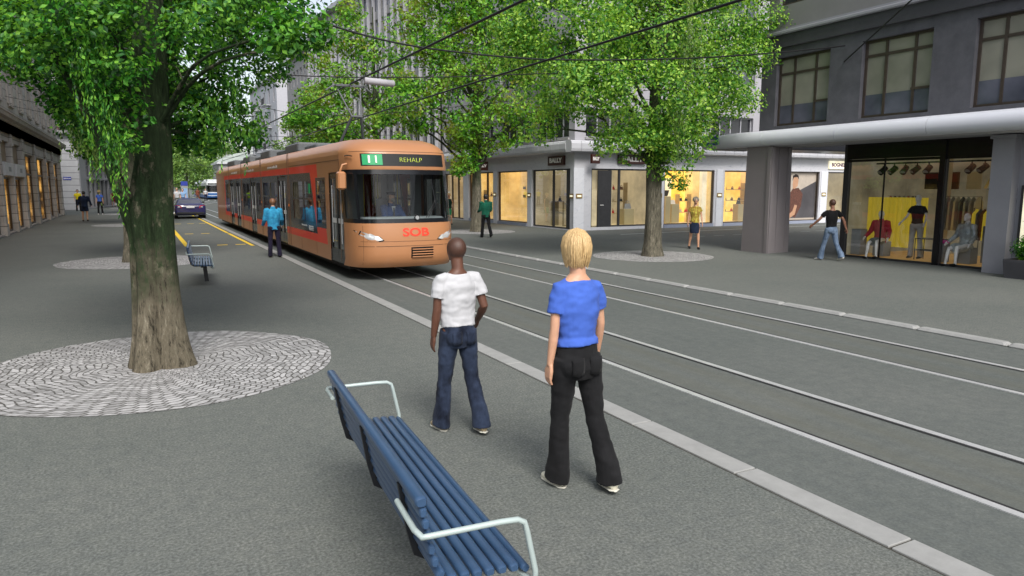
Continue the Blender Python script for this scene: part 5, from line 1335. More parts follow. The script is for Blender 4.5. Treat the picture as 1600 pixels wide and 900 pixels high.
person((4.0, 77.3), 180, 1.9, False, 'skin_light', 'short', 'hair_brown', ('tee', 'light_blue'), ('trousers', 'navy_trouser'), ('black_shoe', (.01, .01, .01)),
       vox=.025, label='person in light blue shirt and navy trousers standing behind the car roof')
person((8.3, 120), 20, 1.9, False, 'skin_mid', 'short', 'hair_brown', ('jacket', 'brown_coat'), ('trousers', 'brown_coat'), ('black_shoe', (.01, .01, .01)),
       vox=.03, legL=(14, 4), legR=(-14, 12), label='person all in brown walking ahead of the distant tram')
person((9.1, 116), 180, 1.85, False, 'skin_light', 'short', 'hair_brown', ('tee', 'white_cotton'), ('trousers', 'navy_trouser'), ('black_shoe', (.01, .01, .01)),
       vox=.03, label='person in white t-shirt beside the side of the distant tram')

# ---------------------------------------------------------------- shop window mannequins
q = MB(fs); q.box((12.5, -2.6, .05), (12.75, -2.4, 3.05)); tag(q.build('interior_column', 'ivory'), 'pale column rising through the middle of the clothes shop', 'column')
for i, (u, w_) in enumerate([(13.6, -1.9), (11.9, -2.2)]):
    rr_ = empty('clothes_rack', fs((u, w_, 0)), 0, ['clothes rack of dark and red garments at the left behind the yellow curtain', 'clothes rack of pale garments at the back, between the column and the mullion'][i], 'clothes rack')
    q = MB(fs); q.tube([(u - .5, w_, .05), (u - .5, w_, 1.75), (u + .5, w_, 1.75), (u + .5, w_, .05)], .012, 6); q.build('rail', 'black_cloth', rr_)
    for j in range(7):
        uu = u - .42 + j * .14; q = MB(fs); q.rings([[(uu - .03, w_ - .2, .8), (uu + .03, w_ - .2, .8), (uu + .03, w_ + .2, .8), (uu - .03, w_ + .2, .8)], [(uu - .03, w_ - .18, 1.6), (uu + .02, w_ - .18, 1.6), (uu + .02, w_ + .18, 1.6), (uu - .03, w_ + .18, 1.6)], [(uu - .008, w_ - .02, 1.74), (uu + .008, w_ - .02, 1.74), (uu + .008, w_ + .02, 1.74), (uu - .008, w_ + .02, 1.74)]], None, True, True, False)
        q.build('garment', [['black_cloth', 'red_knit', 'grey_cloth', 'leather_brown'], ['ivory', 'pale_trouser', 'silver_cloth', 'grey_cloth']][i][j % 4], rr_)
q = MB(fs); q.box((9.8, -3.1, .05), (11.2, -3.05, 2.5)); tag(q.build('grey_panel', 'poster_pale'), 'pale grey beige back panel in the right part of the clothes shop', 'panel')
for i in range(3):
    q = MB(fs); q.box((13.5 - i * .62, -2.95, 1.95), (13.1 - i * .62, -2.9, 2.45), bev=.01); tag(q.build('wall_picture', ['black_cloth', 'leather_brown', 'ivory'][i]), ['black', 'brown', 'ivory'][i] + ' square picture high on the back wall above the yellow curtain', 'picture')
def mannequin(u, w_, face, pose, topm, botm, label):
    p = fs((u, w_, .0))
    sit = .46 if pose == 'sit' else False
    kw = dict(legL=(86, 80), legR=(80, 70)) if sit else {}
    o = person((p[0], p[1], .05), face, 1.78, True, 'mannequin_white', None, None, topm, botm, ('black_shoe', (.01, .01, .01)), vox=.016, sit=sit, label=label, group='mannequins in the clothes shop window', parent_cat='mannequin', armL=(15, 22, 30), armR=(10, 20, 40), **kw)
    o.name = 'mannequin'
    for ch in list(o.children):
        for g in list(ch.children):
            if g.name.startswith('eyes'): bpy.data.objects.remove(g)
    return o
mannequin(13.15, -.5, 100, 'sit', ('jacket', 'red_knit'), ('skirt', 'grey_cloth'), 'seated mannequin in red cardigan and long grey skirt in the shop window')
mannequin(12.25, -.75, 95, 'stand', ('tee', 'black_cloth'), ('trousers', 'pale_trouser'), 'standing mannequin in black top and pale trousers near the middle of the shop window')
mannequin(10.75, -.5, 80, 'sit', ('jacket', 'silver_cloth'), ('skirt', 'silver_cloth'), 'seated mannequin in a silver patterned dress behind the right pane')
def boxthing(nm, u, w_, v0, s, h, m, label, cat, bevel=.01):
    b = MB(fs); b.box((u - s / 2, w_ - s / 2, v0), (u + s / 2, w_ + s / 2, v0 + h), bev=bevel); return tag(b.build(nm, m), label, cat)
boxthing('display_cube', 13.15, -.6, .05, .34, .42, 'plinth_grey', 'grey cube seat under the red cardigan mannequin', 'display cube')
boxthing('display_cube', 10.75, -.6, .05, .34, .42, 'plinth_grey', 'grey cube seat under the silver dress mannequin', 'display cube')
boxthing('display_plinth', 13.75, -.4, .05, .3, .75, 'plinth_grey', 'grey upright plinth at the left edge of the clothes shop window', 'plinth')
b = MB(fs); r_ = .014
for a, c in (((11.4, -.5), (12.1, -.5)), ((11.4, -.9), (12.1, -.9))):
    b.tube([(a[0], a[1], .05), (a[0], a[1], .62), (c[0], c[1], .62), (c[0], c[1], .05)], r_, 6)
for u in (11.4, 12.1): b.cyl((u, -.5, .62), (u, -.9, .62), r_, 6)
b.box((11.42, -.88, .3), (12.08, -.52, .32)); tag(b.build('display_table', 'black_cloth'), 'low black wire display table in the wide shop window', 'table')
def lump(u, w_, v, r, m, nm, label, cat, seed):
    b = MB(); c = fs((u, w_, v)); rnd = random.Random(seed)
    for i in range(6): b.ell((c[0] + rnd.uniform(-.6, .6) * r[0], c[1] + rnd.uniform(-.6, .6) * r[1], c[2] + r[2] * rnd.uniform(.3, .9)), (r[0] * .6, r[1] * .6, r[2] * .6), 12, 8)
    return tag(add_mesh(nm, remesh(b, .014, 2, .012, 14, seed), m, None), label, cat)
lump(11.32, -.4, .55, (.16, .22, .07), 'pink_cloth', 'folded_scarf', 'bright pink scarf draped on a low stand at the black mullion', 'scarf', 4)
boxthing('display_plinth', 11.32, -.4, .05, .3, .5, 'plinth_grey', 'grey low plinth under the pink scarf', 'plinth')
lump(10.02, -.5, .9, (.15, .17, .16), 'red_leather', 'handbag', 'bright red leather bag at the right end of the clothes shop window', 'handbag', 8)
boxthing('display_plinth', 10.02, -.5, .05, .36, .86, 'grey_cloth', 'dark plinth under the bright red leather bag', 'plinth')
lump(10.5, -1.3, 1.0, (.14, .17, .22), 'red_knit', 'folded_jumper', 'dark red jumper folded behind the silver dress mannequin', 'jumper', 9)
boxthing('display_plinth', 10.5, -1.3, .05, .4, .96, 'plinth_grey', 'tall grey plinth under the dark red jumper', 'plinth')
rk = empty('clothes_rack', fs((11.0, -1.7, 0)), 0, 'clothes rack with a few hanging garments behind the black mullion', 'clothes rack')
b = MB(fs); b.tube([(11.3, -1.7, .05), (11.3, -1.7, 1.45), (10.85, -1.7, 1.45), (10.85, -1.7, .05)], .012, 6); b.build('rail', 'black_cloth', rk)
for i, (u, m) in enumerate([(11.22, 'yellow_cloth'), (11.12, 'grey_cloth'), (11.02, 'poster_jacket'), (10.93, 'yellow_cloth')]):
    b = MB(fs); b.rings([[(u - .02, -1.9, .6), (u + .02, -1.9, .6), (u + .025, -1.5, .6), (u - .02, -1.5, .6)], [(u - .03, -1.88, 1.3), (u + .02, -1.88, 1.3), (u + .02, -1.52, 1.3), (u - .02, -1.52, 1.3)], [(u - .008, -1.72, 1.43), (u + .008, -1.72, 1.43), (u + .008, -1.68, 1.43), (u - .008, -1.68, 1.43)]], None, True, True, False)
    b.build('garment', m, rk)
# ---------------------------------------------------------------- trams
mat('tram_copper', (.43, .195, .085), .42, .04, .8, spec=.5, coat=.15)
mat('tram_red', (.74, .05, .025), .45, .05, .8, coat=.1)
mat('tram_black', (.008, .009, .011), .18, .15, 2)
mat('wire_dark', (.008, .009, .01), .6)
mat('tram_grey', (.12, .125, .13), .6, .15, 3)
mat('seam', (.12, .06, .03), .7)
mat('tram_white', (.6, .62, .64), .35, .05, 1); mat('tram_blue', (.025, .1, .3), .35, .05, 1)
mat('seat_red', (.28, .02, .02), .8, .15, 12); mat('pole_yellow', (.6, .45, .05), .35); mat('interior_grey', (.32, .33, .34), .7, .06); mat('rubber', (.015, .015, .016), .8)
mat('headlight_glass', (.8, .82, .85), .08, .25, 14, metal=.5); mat('led', (.5, .6, .05), .5); MATS['led'].node_tree.nodes['Principled BSDF'].inputs['Emission Color'].default_value = (.5, .62, .08, 1); MATS['led'].node_tree.nodes['Principled BSDF'].inputs['Emission Strength'].default_value = .5
mat('sign_green', (.02, .32, .12), .5, .05); mat('logo_red', (.8, .06, .03), .4, .04); mat('sticker_white', (.7, .7, .7), .5); mat('amber', (.6, .15, .02), .3)
glass('tram_glass', (.6, .66, .66), .1, .02, .5)
glass('windshield_glass', (.68, .73, .73), .04, .015, .4)
LEAN = [(.3, .16), (.36, .1), (.45, .03), (.6, .0), (.9, .0), (1.05, .01), (1.25, .04), (2.38, .3), (2.44, .29), (2.72, .36), (2.8, .4), (2.9, .5), (2.98, .66), (3.05, .95)]
def lean(z):
    for (a, p), (c, q) in zip(LEAN, LEAN[1:]):
        if z <= c: return p + (q - p) * max(0, (z - a)) / (c - a)
    return LEAN[-1][1]
def wsc(z): return 1. if z <= 2.72 else 1 - .24 * ((z - 2.72) / .33) ** 2
PLAN = [(0, 0), (.2, .004), (.4, .02), (.6, .05), (.78, .1), (.9, .17), (.99, .26), (1.07, .38), (1.13, .52), (1.17, .68), (1.2, .95)]
PLAN = [(-x, y) for x, y in PLAN[:0:-1]] + PLAN
def nose(i, z, o=0.):
    i0 = int(min(max(i, 0), len(PLAN) - 1.0001)); t = i - i0
    x = sd(PLAN[i0][0], PLAN[i0 + 1][0], t); y = sd(PLAN[i0][1], PLAN[i0 + 1][1], t)
    tx = PLAN[i0 + 1][0] - PLAN[i0][0]; ty = PLAN[i0 + 1][1] - PLAN[i0][1]; l = math.hypot(tx, ty)
    nx, ny = ty / l, -tx / l
    return (x * wsc(z) + nx * o, y + lean(z) + ny * o, z)
def idx_of(x):
    for i in range(len(PLAN) - 1):
        if PLAN[i][0] <= x <= PLAN[i + 1][0]: return i + (x - PLAN[i][0]) / (PLAN[i + 1][0] - PLAN[i][0])
def on_nose(b, pts_fn, i0, i1, z0, z1, o, ni=10, nz=6, mi=None, smooth=True):
    P = [nose(i0 + (i1 - i0) * a / ni, z0 + (z1 - z0) * c / nz, o) for c in range(nz + 1) for a in range(ni + 1)]
    b.add(P, [(c * (ni + 1) + a, c * (ni + 1) + a + 1, (c + 1) * (ni + 1) + a + 1, (c + 1) * (ni + 1) + a) for c in range(nz) for a in range(ni)], mi, smooth)
def make_tram(origin, L, label, livery, body_m, doors, wins, joints, front=True):
    ox, oy = origin
    root = empty('tram', (ox, oy, 0), 0, label, 'tram')
    X = lambda p: (p[0] + ox, p[1] + oy, p[2])
    N = len(PLAN) - 1
    b = MB(X); zl = [.3, .33, .36, .45, .6, .75, .9, 1.05, 1.15, 1.25]
    def strip(b, zs, i0, i1, o=0., mi=None):
        ii = [i0 + (i1 - i0) * t / 40 for t in range(41)]
        P = [nose(i, z, o) for z in zs for i in ii]; n = 41
        b.add(P, [(r * n + c, r * n + c + 1, (r + 1) * n + c + 1, (r + 1) * n + c) for r in range(len(zs) - 1) for c in range(n - 1)], mi, True)
    lower_m, upper_m = livery['nose']
    strip(b, zl, 0, N, 0, lower_m); strip(b, [2.38, 2.44, 2.58, 2.72, 2.76, 2.8, 2.86, 2.92, 2.98, 3.02, 3.05], 0, N, 0, upper_m)
    # inward lip at the foot
    P = [nose(i * N / 40, .3) for i in range(41)]; Q = [(p[0] * .9, p[1] + .1, .34) for p in P]
    b.add(P + Q, [(i, i + 1, 42 + i, 41 + i) for i in range(40)], lower_m)
    # sides: left x=-1.2 panels with liveries, right mirrored
    for s in (-1, 1):
        lay = [(livery['base'], [(.95 + lean(.3), .3), (L, .3), (L, 2.72), (.95 + lean(2.72), 2.72), (.95 + lean(2.38), 2.38), (.95 + lean(1.25), 1.25), (.95 + lean(.6), .6)])]
        for mi, poly in livery['layers']: lay.append((mi, poly))
        for (a, c) in doors: lay.append((None, rect(a, .3, c, 2.34)))
        for w_ in wins: lay.append((None, w_))
        b.panel(lay, 0, lambda u, v, s=s: (s * 1.2, u, v))
        rr = [[(s * 1.2 * wsc(z), .95 + lean(z), z), (s * 1.2 * wsc(z), L - .1, z)] for z in (2.72, 2.8, 2.86, 2.92, 2.98, 3.02, 3.05)]
        b.rings(rr, livery['top'], False, False, True)
    roof = [nose(i * N / 40, 3.05) for i in range(41)]
    roof = roof + [(1.2 * wsc(3.05), L - .1, 3.05), (-1.2 * wsc(3.05), L - .1, 3.05)]
    b.add(roof, [tuple(range(len(roof)))], livery['roof'])
    # rear face
    b.add([(-1.2, L, .3), (1.2, L, .3), (1.2, L, 2.72), (.92, L - .1, 3.05), (-.92, L - .1, 3.05), (-1.2, L, 2.72)], [(0, 1, 2, 3, 4, 5)], livery['base'])
    b.build('body', body_m, root, fix=False)
    # windscreen band
    b = MB(X); il, ir = idx_of(-1.03), idx_of(1.03)
    strip(b, [1.25, 1.34], 0, N, .002); strip(b, [2.28, 2.34, 2.38], 0, N, .002)
    for a, c in ((0, .5), (il - .35, il + .25), (ir - .25, ir + .35), (N - .5, N)):
        ii = [a + (c - a) * t / 4 for t in range(5)]; zs = [1.34, 1.6, 1.9, 2.28]
        P = [nose(i, z, .003) for z in zs for i in ii]
        b.add(P, [(r * 5 + q, r * 5 + q + 1, (r + 1) * 5 + q + 1, (r + 1) * 5 + q) for r in range(3) for q in range(4)], 0, True)
    ws = b.build('windscreen_frame', 'tram_black', root, fix=False)
    b = MB(X); strip(b, [1.34, 1.6, 1.9, 2.28], 0, N, -.004); b.build('windscreen', 'windshield_glass', root, fix=False)
    # destination box
    b = MB(X); on_nose(b, None, idx_of(-.93), idx_of(.93), 2.455, 2.715, .006, 24, 3); dd = b.build('destination_display', 'wire_dark', root, fix=False)
    return root, X, dd, N
def orient_on_front(me, X, off_, o=.012, sl=None):
    for v in me.vertices:
        i = idx_of(max(-1.15, min(1.15, v.co.x))); p = nose(i, v.co.z, o + v.co.y); v.co = Vector(X(p)) - off_
def front_text(name, body, size, mt, parent, X, x, z, o, bold=0., width=None):
    cu = bpy.data.curves.new(name, 'FONT'); cu.body = body; cu.size = size; cu.extrude = .0015; cu.offset = bold; cu.align_x = 'CENTER'; cu.align_y = 'CENTER'
    t = bpy.data.objects.new(name, cu); C.objects.link(t); bpy.context.view_layer.update(); me = mesh_of(t); bpy.data.objects.remove(t)
    xs = [q.co.x for q in me.vertices]; k = width / (max(xs) - min(xs)) if width else 1
    for q in me.vertices: q.co = Vector((x + q.co.x * k, q.co.z, z + q.co.y))
    orient_on_front(me, X, world_loc(parent), o)
    me.materials.clear(); me.materials.append(MATS[mt]); ob_ = bpy.data.objects.new(name, me); C.objects.link(ob_); ob_.parent = parent; return ob_
doors = [(1.02, 2.26), (7.75, 9.05), (13.9, 15.2), (18.5, 19.8), (20.9, 22.1)]
wins = [rect(2.72, 1.1, 3.6, 2.16), [(4.02, 1.1), (5.1, 1.1), (5.1, 2.16), (4.32, 2.16)], rect(5.3, 1.1, 6.6, 2.16), rect(9.35, 1.1, 10.5, 2.16), rect(10.75, 1.1, 12.0, 2.16), rect(12.7, 1.1, 13.6, 2.16), rect(15.5, 1.1, 17.4, 2.16), rect(22.4, 1.1, 23.7, 2.16)]
liv = dict(base=0, top=0, roof=2, nose=(0, 0), layers=[(1, [(24.6, .64), (2.55, .65), (2.72, 1.1), (3.42, 2.17), (3.5, 2.57), (24.6, 2.57)]), (3, [(24.2, .83), (3.6, .85), (4.3, 2.38), (24.2, 2.38)]), (3, rect(2.64, 1.02, 3.68, 2.24))])
tram, X, dd, N = make_tram((5.17, 14.5), 28.5, 'long copper coloured tram with red and black side bands, coming up the near track', liv, ['tram_copper', 'tram_red', 'tram_grey', 'tram_black'], doors, wins, [])
for s in (-1, 1):
    for (a, c) in doors:
        b = MB(X); x0 = s * 1.2; xi = s * 1.13
        m_ = (a + c) / 2
        for u0, u1 in ((a, a + .09), (c - .09, c), (m_ - .045, m_ + .045)): b.box((xi, u0, .32), (x0 - s * .012, u1, 2.32))
        b.box((xi, a + .09, .32), (x0 - s * .014, c - .09, .62)); b.box((xi, a + .09, 2.2), (x0 - s * .014, c - .09, 2.32))
        d_ = b.build('door', 'tram_black', tram)
        b = MB(X); b.quad((s * 1.165, a + .09, .62), (s * 1.165, c - .09, .62), (s * 1.165, c - .09, 2.2), (s * 1.165, a + .09, 2.2)); b.build('pane', 'tram_glass', d_, fix=False)
        for u in (a + .22, c - .22):
            b = MB(X); b.cyl((s * 1.19, u, .75), (s * 1.19, u, 2.05), .012, 6); b.build('grab_bar', 'interior_grey', d_)
        b = MB(X); b.box((s * 1.168, a + .12, 1.2), (s * 1.176, m_ - .07, 1.31)); b.box((s * 1.168, m_ + .07, 1.2), (s * 1.176, c - .12, 1.31)); b.build('sticker', 'sticker_white', d_)
    for w_ in wins:
        us = [p[0] for p in w_]; a, c = min(us), max(us)
        b = MB(X); b.box((s * 1.15, a, 1.68), (s * 1.204, c, 1.73)); b.box((s * 1.15, a, 1.1), (s * 1.203, c, 1.13)); f_ = b.build('window_bar', 'tram_black', tram)
        b = MB(X); b.add([(s * 1.19, u, v) for u, v in w_], [(0, 1, 2, 3)]); b.build('side_window', 'tram_glass', tram, fix=False)
    b = MB(X)
    for y in (7.15, 12.35, 17.7, 22.3):
        b = MB(X); b.box((s * 1.195, y, .32), (s * 1.206, y + .05, 2.98)); b.box((s * 1.195, y + .22, .32), (s * 1.206, y + .25, 2.98)); b.build('articulation_joint', 'seam', tram)
    b = MB(X)
    for y in (3.75, 5.6, 9.6, 16.0, 23.9): b.box((s * 1.2, y, .34), (s * 1.2035, y + .012, .62))
    b.box((s * 1.2, .98 + .3, 2.6), (s * 1.2035, 7.1, 2.612)); b.box((s * 1.2, .98 + .32, .36), (s * 1.203, .99 + .33, 2.7)); b.build('panel_seam', 'seam', tram)
    for y in (7.3, 12.5, 17.9):
        b = MB(X); b.box((s * 1.2, y - .02, 1.45), (s * 1.212, y + .05, 1.52)); b.build('side_lamp', 'amber', tram)
# side lettering on the roof band and the small print under the second window
fT = frame((5.17 - 1.2, 14.5, 0), R(90))
for u, w_, t_ in ((10.0, 1.9, 'www.sob.ch'), (15.5, 2.6, 'www.sob.ch'), (20.3, 2.2, 'www.sob.ch')):
    o_ = text_obj('roof_lettering', t_, .3, 'sticker_white', tram, flip(frame((5.17 - 1.2, 14.5, 0), R(90))), -u, 2.655, .003, .0015, .006, w_)
    for v in o_.data.vertices: v.co.z = 2.6 + (v.co.z - 2.655 + .13) * .42
for j in range(4):
    text_obj('small_print', ['Schweizerische', 'Südostbahn', 'Samstagern', 'Zürich'][j], .06, 'sticker_white', tram, flip(fT), -(4.35 if j else 5.2), 1.0 - .045 * max(0, j - 1), .003, .001, .0, .55 if j else .7)
b = MB(X); b.box((-1.209, 4.35, 1.85), (-1.2, 4.52, 2.1)); b.build('side_display', 'sign_green', tram)
# front details
on = MB(X); on_nose(on, None, idx_of(-.9), idx_of(-.5), 2.475, 2.7, .012, 16, 2); g_ = on.build('route_panel', 'sign_green', dd, fix=False)
front_text('route_number', '11', .22, 'sign_letter', g_, X, -.7, 2.587, .024, .002, .17)
front_text('destination_lettering', 'REHALP', .14, 'led', dd, X, .12, 2.585, .014, -.004, .5)
lg = front_text('logo', 'SOB', .24, 'logo_red', tram, X, .1, 1.045, .004, .008, .6)
for s in (-1, 1):
    b = MB(X)
    pts = [(s * .62, .9), (s * .72, .88), (s * .9, .91), (s * 1.03, 1.0), (s * 1.1, 1.08), (s * 1.0, 1.07), (s * .85, 1.03), (s * .7, .97)]
    c_ = (s * .87, .98)
    P = [nose(idx_of(x), z, .006) for x, z in pts] + [nose(idx_of(c_[0]), c_[1], .03)]
    n = len(pts); b.add(P, [(i, (i + 1) % n, n) for i in range(n)], None, True)
    h_ = b.build('headlight', 'headlight_glass', tram)
    b = MB(X)
    pts2 = [(c_[0] + (x - c_[0]) * 1.12, c_[1] + (z - c_[1]) * 1.22) for x, z in pts]
    P = [nose(idx_of(max(-1.19, min(1.19, x))), z, .004) for x, z in pts2]; b.add(P, [tuple(range(n))]); b.build('bezel', 'tram_black', h_, fix=False)
for i0, i1, z in ((0.0, N, .755),):
    on_nose(b, None, 3, N - 3, z, z + .012, .003, 30, 1)
for i_ in (idx_of(-.99), idx_of(.99)): on_nose(b, None, i_, i_ + .06, .36, 1.2, .003, 1, 8)
on_nose(b, None, 3.5, N - 3.5, .86, .868, .003, 30, 1)
on_nose(b, None, 2.5, N - 2.5, 2.755, 2.766, .003, 30, 1)
b.build('front_seam', 'seam', tram, fix=False)
b = MB(X); on_nose(b, None, idx_of(-.02), idx_of(.5), .5, .73, .005, 6, 3); g2 = b.build('grille', 'tram_black', tram, fix=False)
b = MB(X)
for k_ in range(4):
    z = .52 + k_ * .055
    P = [nose(idx_of(.0 + .48 * i / 8), z, .03) for i in range(9)]; b.tube([(p[0], p[1], p[2]) for p in P], (.014), 6)
b.build('grille_bars', 'tram_copper', g2)
b = MB(X); P0 = nose(idx_of(.35), 1.36, .03); P1 = nose(idx_of(.62), 1.75, .02)
b.tube([P0, nose(idx_of(.5), 1.56, .03), P1], .009, 6); b.tube([(P0[0] + .05, P0[1], P0[2]), nose(idx_of(.55), 1.56, .03), nose(idx_of(.68), 1.72, .02)], .007, 6)
b.tube([nose(idx_of(.62), 1.6, .02), nose(idx_of(.56), 2.15, .02)], .014, 6); b.build('wiper', 'tram_black', tram)
b = MB(X); p = nose(idx_of(.14), 1.36, .012); b.tube([(p[0], p[1] + .01, p[2]), (p[0], p[1] - .02, p[2])], .06, 20); b.build('emblem_ring', 'tram_black', tram)
b = MB(X); p = nose(idx_of(.14), 1.36, .03); b.tube([(p[0], p[1] + .01, p[2]), (p[0], p[1] - .015, p[2])], .042, 20); b.build('emblem', 'interior_grey', tram)
b = MB(X); b.box((-1.37, .7, 1.95), (-1.19, .92, 2.34), bev=.04); mr = b.build('mirror', 'tram_copper', tram)
b = MB(X); b.tube([(-1.15, .8, 2.5), (-1.25, .78, 2.48), (-1.3, .8, 2.34)], .025, 8); b.build('arm', 'tram_copper', mr)
b = MB(X); b.tube([(-1.08, .62, 2.66), (-1.13, .74, 2.68), (-1.17, .9, 2.67)], .012, 6); b.build('hinge', 'tram_black', tram)
# interior
b = MB(X); b.box((-1.12, .8, .36), (1.12, 28.3, .4)); b.build('floor', 'interior_grey', tram)
b = MB(X); b.box((-1.0, 1.3, 2.62), (1.0, 28.3, 2.66)); b.build('ceiling', 'interior_grey', tram)
b = MB(X); b.box((-.95, .42, .9), (.95, .95, 1.36), bev=.05); b.build('dashboard', 'interior_grey', tram)
mat('cab_wall', (.2, .21, .22), .7)
b = MB(X); b.panel([(0, rect(-1.12, .4, 1.12, 2.62)), (None, rect(-.35, 1.2, .1, 2.35)), (None, rect(.4, 1.2, .85, 2.35))], 0, lambda u, v: (u, 2.4, v)); b.build('cab_partition', 'cab_wall', tram, fix=False)
b = MB(X)
for x in (-.3, .05, .55): b.cyl((x, 2.55, .4), (x, 2.55, 2.6), .017, 8)
for y in (3.3, 4.6, 6.0, 9.2, 11.2, 13.2, 16.2, 18.2, 22.8): b.cyl((-.75, y, .4), (-.75, y, 2.6), .017, 8); b.cyl((.6, y, .4), (.6, y, 2.6), .017, 8)
b.cyl((-.75, 3.0, 1.85), (-.75, 7, 1.85), .015, 8); b.build('grab_poles', 'pole_yellow', tram)
for y in (2.9, 4.2, 5.6, 6.3, 9.6, 11.0, 12.9, 15.8, 16.8, 22.6):
    for x in (-.95, .55):
        b = MB(X); b.box((x, y, .8), (x + .42, y + .42, .88), bev=.02); b.box((x, y + .36, .86), (x + .42, y + .43, 1.5), bev=.02); b.box((x + .15, y + .15, .4), (x + .27, y + .27, .8)); b.build('seat', 'seat_red', tram)
for y in (3.05, 5.75, 16.3, 9.7):
    b = MB(X); b.box((.0, y, .4), (.04, y + .55, 2.3)); b.build('red_partition', 'seat_red', tram)
# underside, wheels, roof gear, pantograph
b = MB(X); b.box((-1.05, 1.2, .18), (1.05, 28.2, .34)); b.build('underframe', 'rubber', tram)
for y in (3.9, 5.6, 14.2, 15.9, 24.2, 25.9):
    for x in (-.53, .53):
        b = MB(X); b.cyl((x - .05, y, .31), (x + .05, y, .31), .3, 20); b.build('wheel', 'tram_grey', tram)
for i, (y0, y1, h, xx) in enumerate([(5.5, 7.0, .16, .75), (7.7, 9.8, .3, .8), (10.1, 12.0, .22, .7), (12.9, 15.0, .32, .8), (15.3, 17.2, .2, .7), (18.2, 20.2, .3, .8), (20.6, 22.0, .22, .7), (23.5, 26.5, .3, .8)]):
    b = MB(X); b.box((-xx, y0, 3.05), (xx, y1, 3.05 + h), bev=.05); 
    for k_ in range(6): b.box((-xx - .004, y0 + .15 + k_ * (y1 - y0 - .3) / 6, 3.1), (-xx + .01, y0 + .15 + (k_ + .6) * (y1 - y0 - .3) / 6, 3.05 + h - .05))
    b.build('roof_unit', 'tram_grey', tram)
b = MB(X); yb = 4.6
b.box((-.35, yb - .35, 3.05), (.35, yb + .35, 3.14))
for s in (-1, 1):
    b.cyl((s * .32, yb, 3.14), (s * .12, yb - .55, 3.82), .035, 8); b.cyl((s * .12, yb - .55, 3.82), (s * .3, yb + .1, 4.56), .022, 8)
b.cyl((-.14, yb - .55, 3.82), (.14, yb - .55, 3.82), .03, 8)
b.tube([(-.62, yb + .1, 4.52), (-.42, yb + .1, 4.66), (.42, yb + .1, 4.66), (.62, yb + .1, 4.52)], .02, 8); b.tube([(-.4, yb - .1, 4.66), (.4, yb - .1, 4.66)], .016, 8)
for s in (-1, 1): b.cyl((s * .38, yb + .1, 4.66), (s * .38, yb - .1, 4.66), .012, 6)
b.build('pantograph', 'tram_grey', tram)
# driver
def cap(root, T, hc, A, J, k):
    b = MB(); c = T(hc + Vector((0, -.005, .06)))
    b.tube([(c.x, c.y, c.z - .005), (c.x, c.y, c.z + .04), (c.x, c.y, c.z + .055), (c.x, c.y, c.z + .06)], [.1, .105, .12, .08], 20); b.box((c.x - .06, c.y + .07, c.z - .006), (c.x + .06, c.y + .15, c.z + .002)); b.build('cap', 'black_cloth', root)
    b = MB(); c = T(hc + Vector((0, .09, -.06))); b.ell(c, (.05, .035, .05), 10, 8); b.build('beard', 'hair_grey', root)
    b = MB(); c = T(Vector((0, .115, 1.36))); b.prism([(c.x - .05, c.z + .09), (c.x + .05, c.z + .09), (c.x, c.z - .1)], c.y - .01, c.y + .02); b.build('shirt_collar', 'white_cotton', root)
    b = MB(); b.prism([(c.x - .015, c.z + .06), (c.x + .015, c.z + .06), (c.x + .02, c.z - .16), (c.x - .02, c.z - .16)], c.y + .02, c.y + .035); b.build('tie', 'grey_trouser', root)
person((5.17 - .05, 14.5 + 1.25, .56), 180 + 12, 1.75, False, 'skin_light', 'short', 'hair_grey', ('jacket', 'uniform_blue'), ('trousers', 'navy_trouser'), ('black_shoe', (.01, .01, .01)),
       legL=(80, 75), legR=(80, 75), armL=(35, 12, 40), armR=(35, 12, 40), vox=.013, sit=.5, extras=cap, label='tram driver in blue uniform and black cap seated at the controls')
b = MB(X); b.box((-.3, 1.1, .92), (.2, 1.6, 1.0), bev=.02); b.box((-.3, 1.5, 1.0), (.2, 1.6, 1.75), bev=.03); b.build('driver_seat', 'tram_grey', tram)
# distant blue and white tram
liv2 = dict(base=0, top=0, roof=0, nose=(1, 0), layers=[(1, rect(1.3, .3, 30, .8)), (3, rect(2.2, 1.05, 30, 2.3))])
w2 = [rect(2.5 + 1.9 * i, 1.1, 4.0 + 1.9 * i, 2.2) for i in range(13)]
t2, X2, dd2, _ = make_tram((5.17 + 6.3, 128), 28, 'white and blue tram far away at the bend of the street', liv2, ['tram_white', 'tram_blue', 'tram_grey', 'tram_black'], [], w2, [])
for s in (-1, 1):
    b = MB(X2)
    for w_ in w2: b.add([(s * 1.19, u, v) for u, v in w_], [(0, 1, 2, 3)])
    b.build('side_window', 'tram_black' if s > 0 else 'tram_glass', t2, fix=False)
b = MB(X2); b.box((-1.1, 1, .36), (1.1, 27.8, .4)); b.build('floor', 'interior_grey', t2)
b = MB(X2); b.box((-.95, .6, .9), (.95, 1.1, 1.35)); b.box((-1.1, 1.6, .4), (1.1, 1.65, 2.7)); b.build('cab', 'rubber', t2)
b = MB(X2); b.box((-1.0, 1.2, .14), (1.0, 27.5, .34)); b.build('underframe', 'rubber', t2)
b = MB(X2); on_nose(b, None, 3, N - 3, 1.1, 1.24, .006, 20, 2); on_nose(b, None, 3, N - 3, .62, .72, .006, 20, 2); b.build('white_band', 'tram_white', t2, fix=False)
for i in range(4):
    b = MB(X2); b.box((-.8, 3 + i * 6, 3.05), (.8, 6.5 + i * 6, 3.35), bev=.05); b.build('roof_unit', 'tram_white', t2)

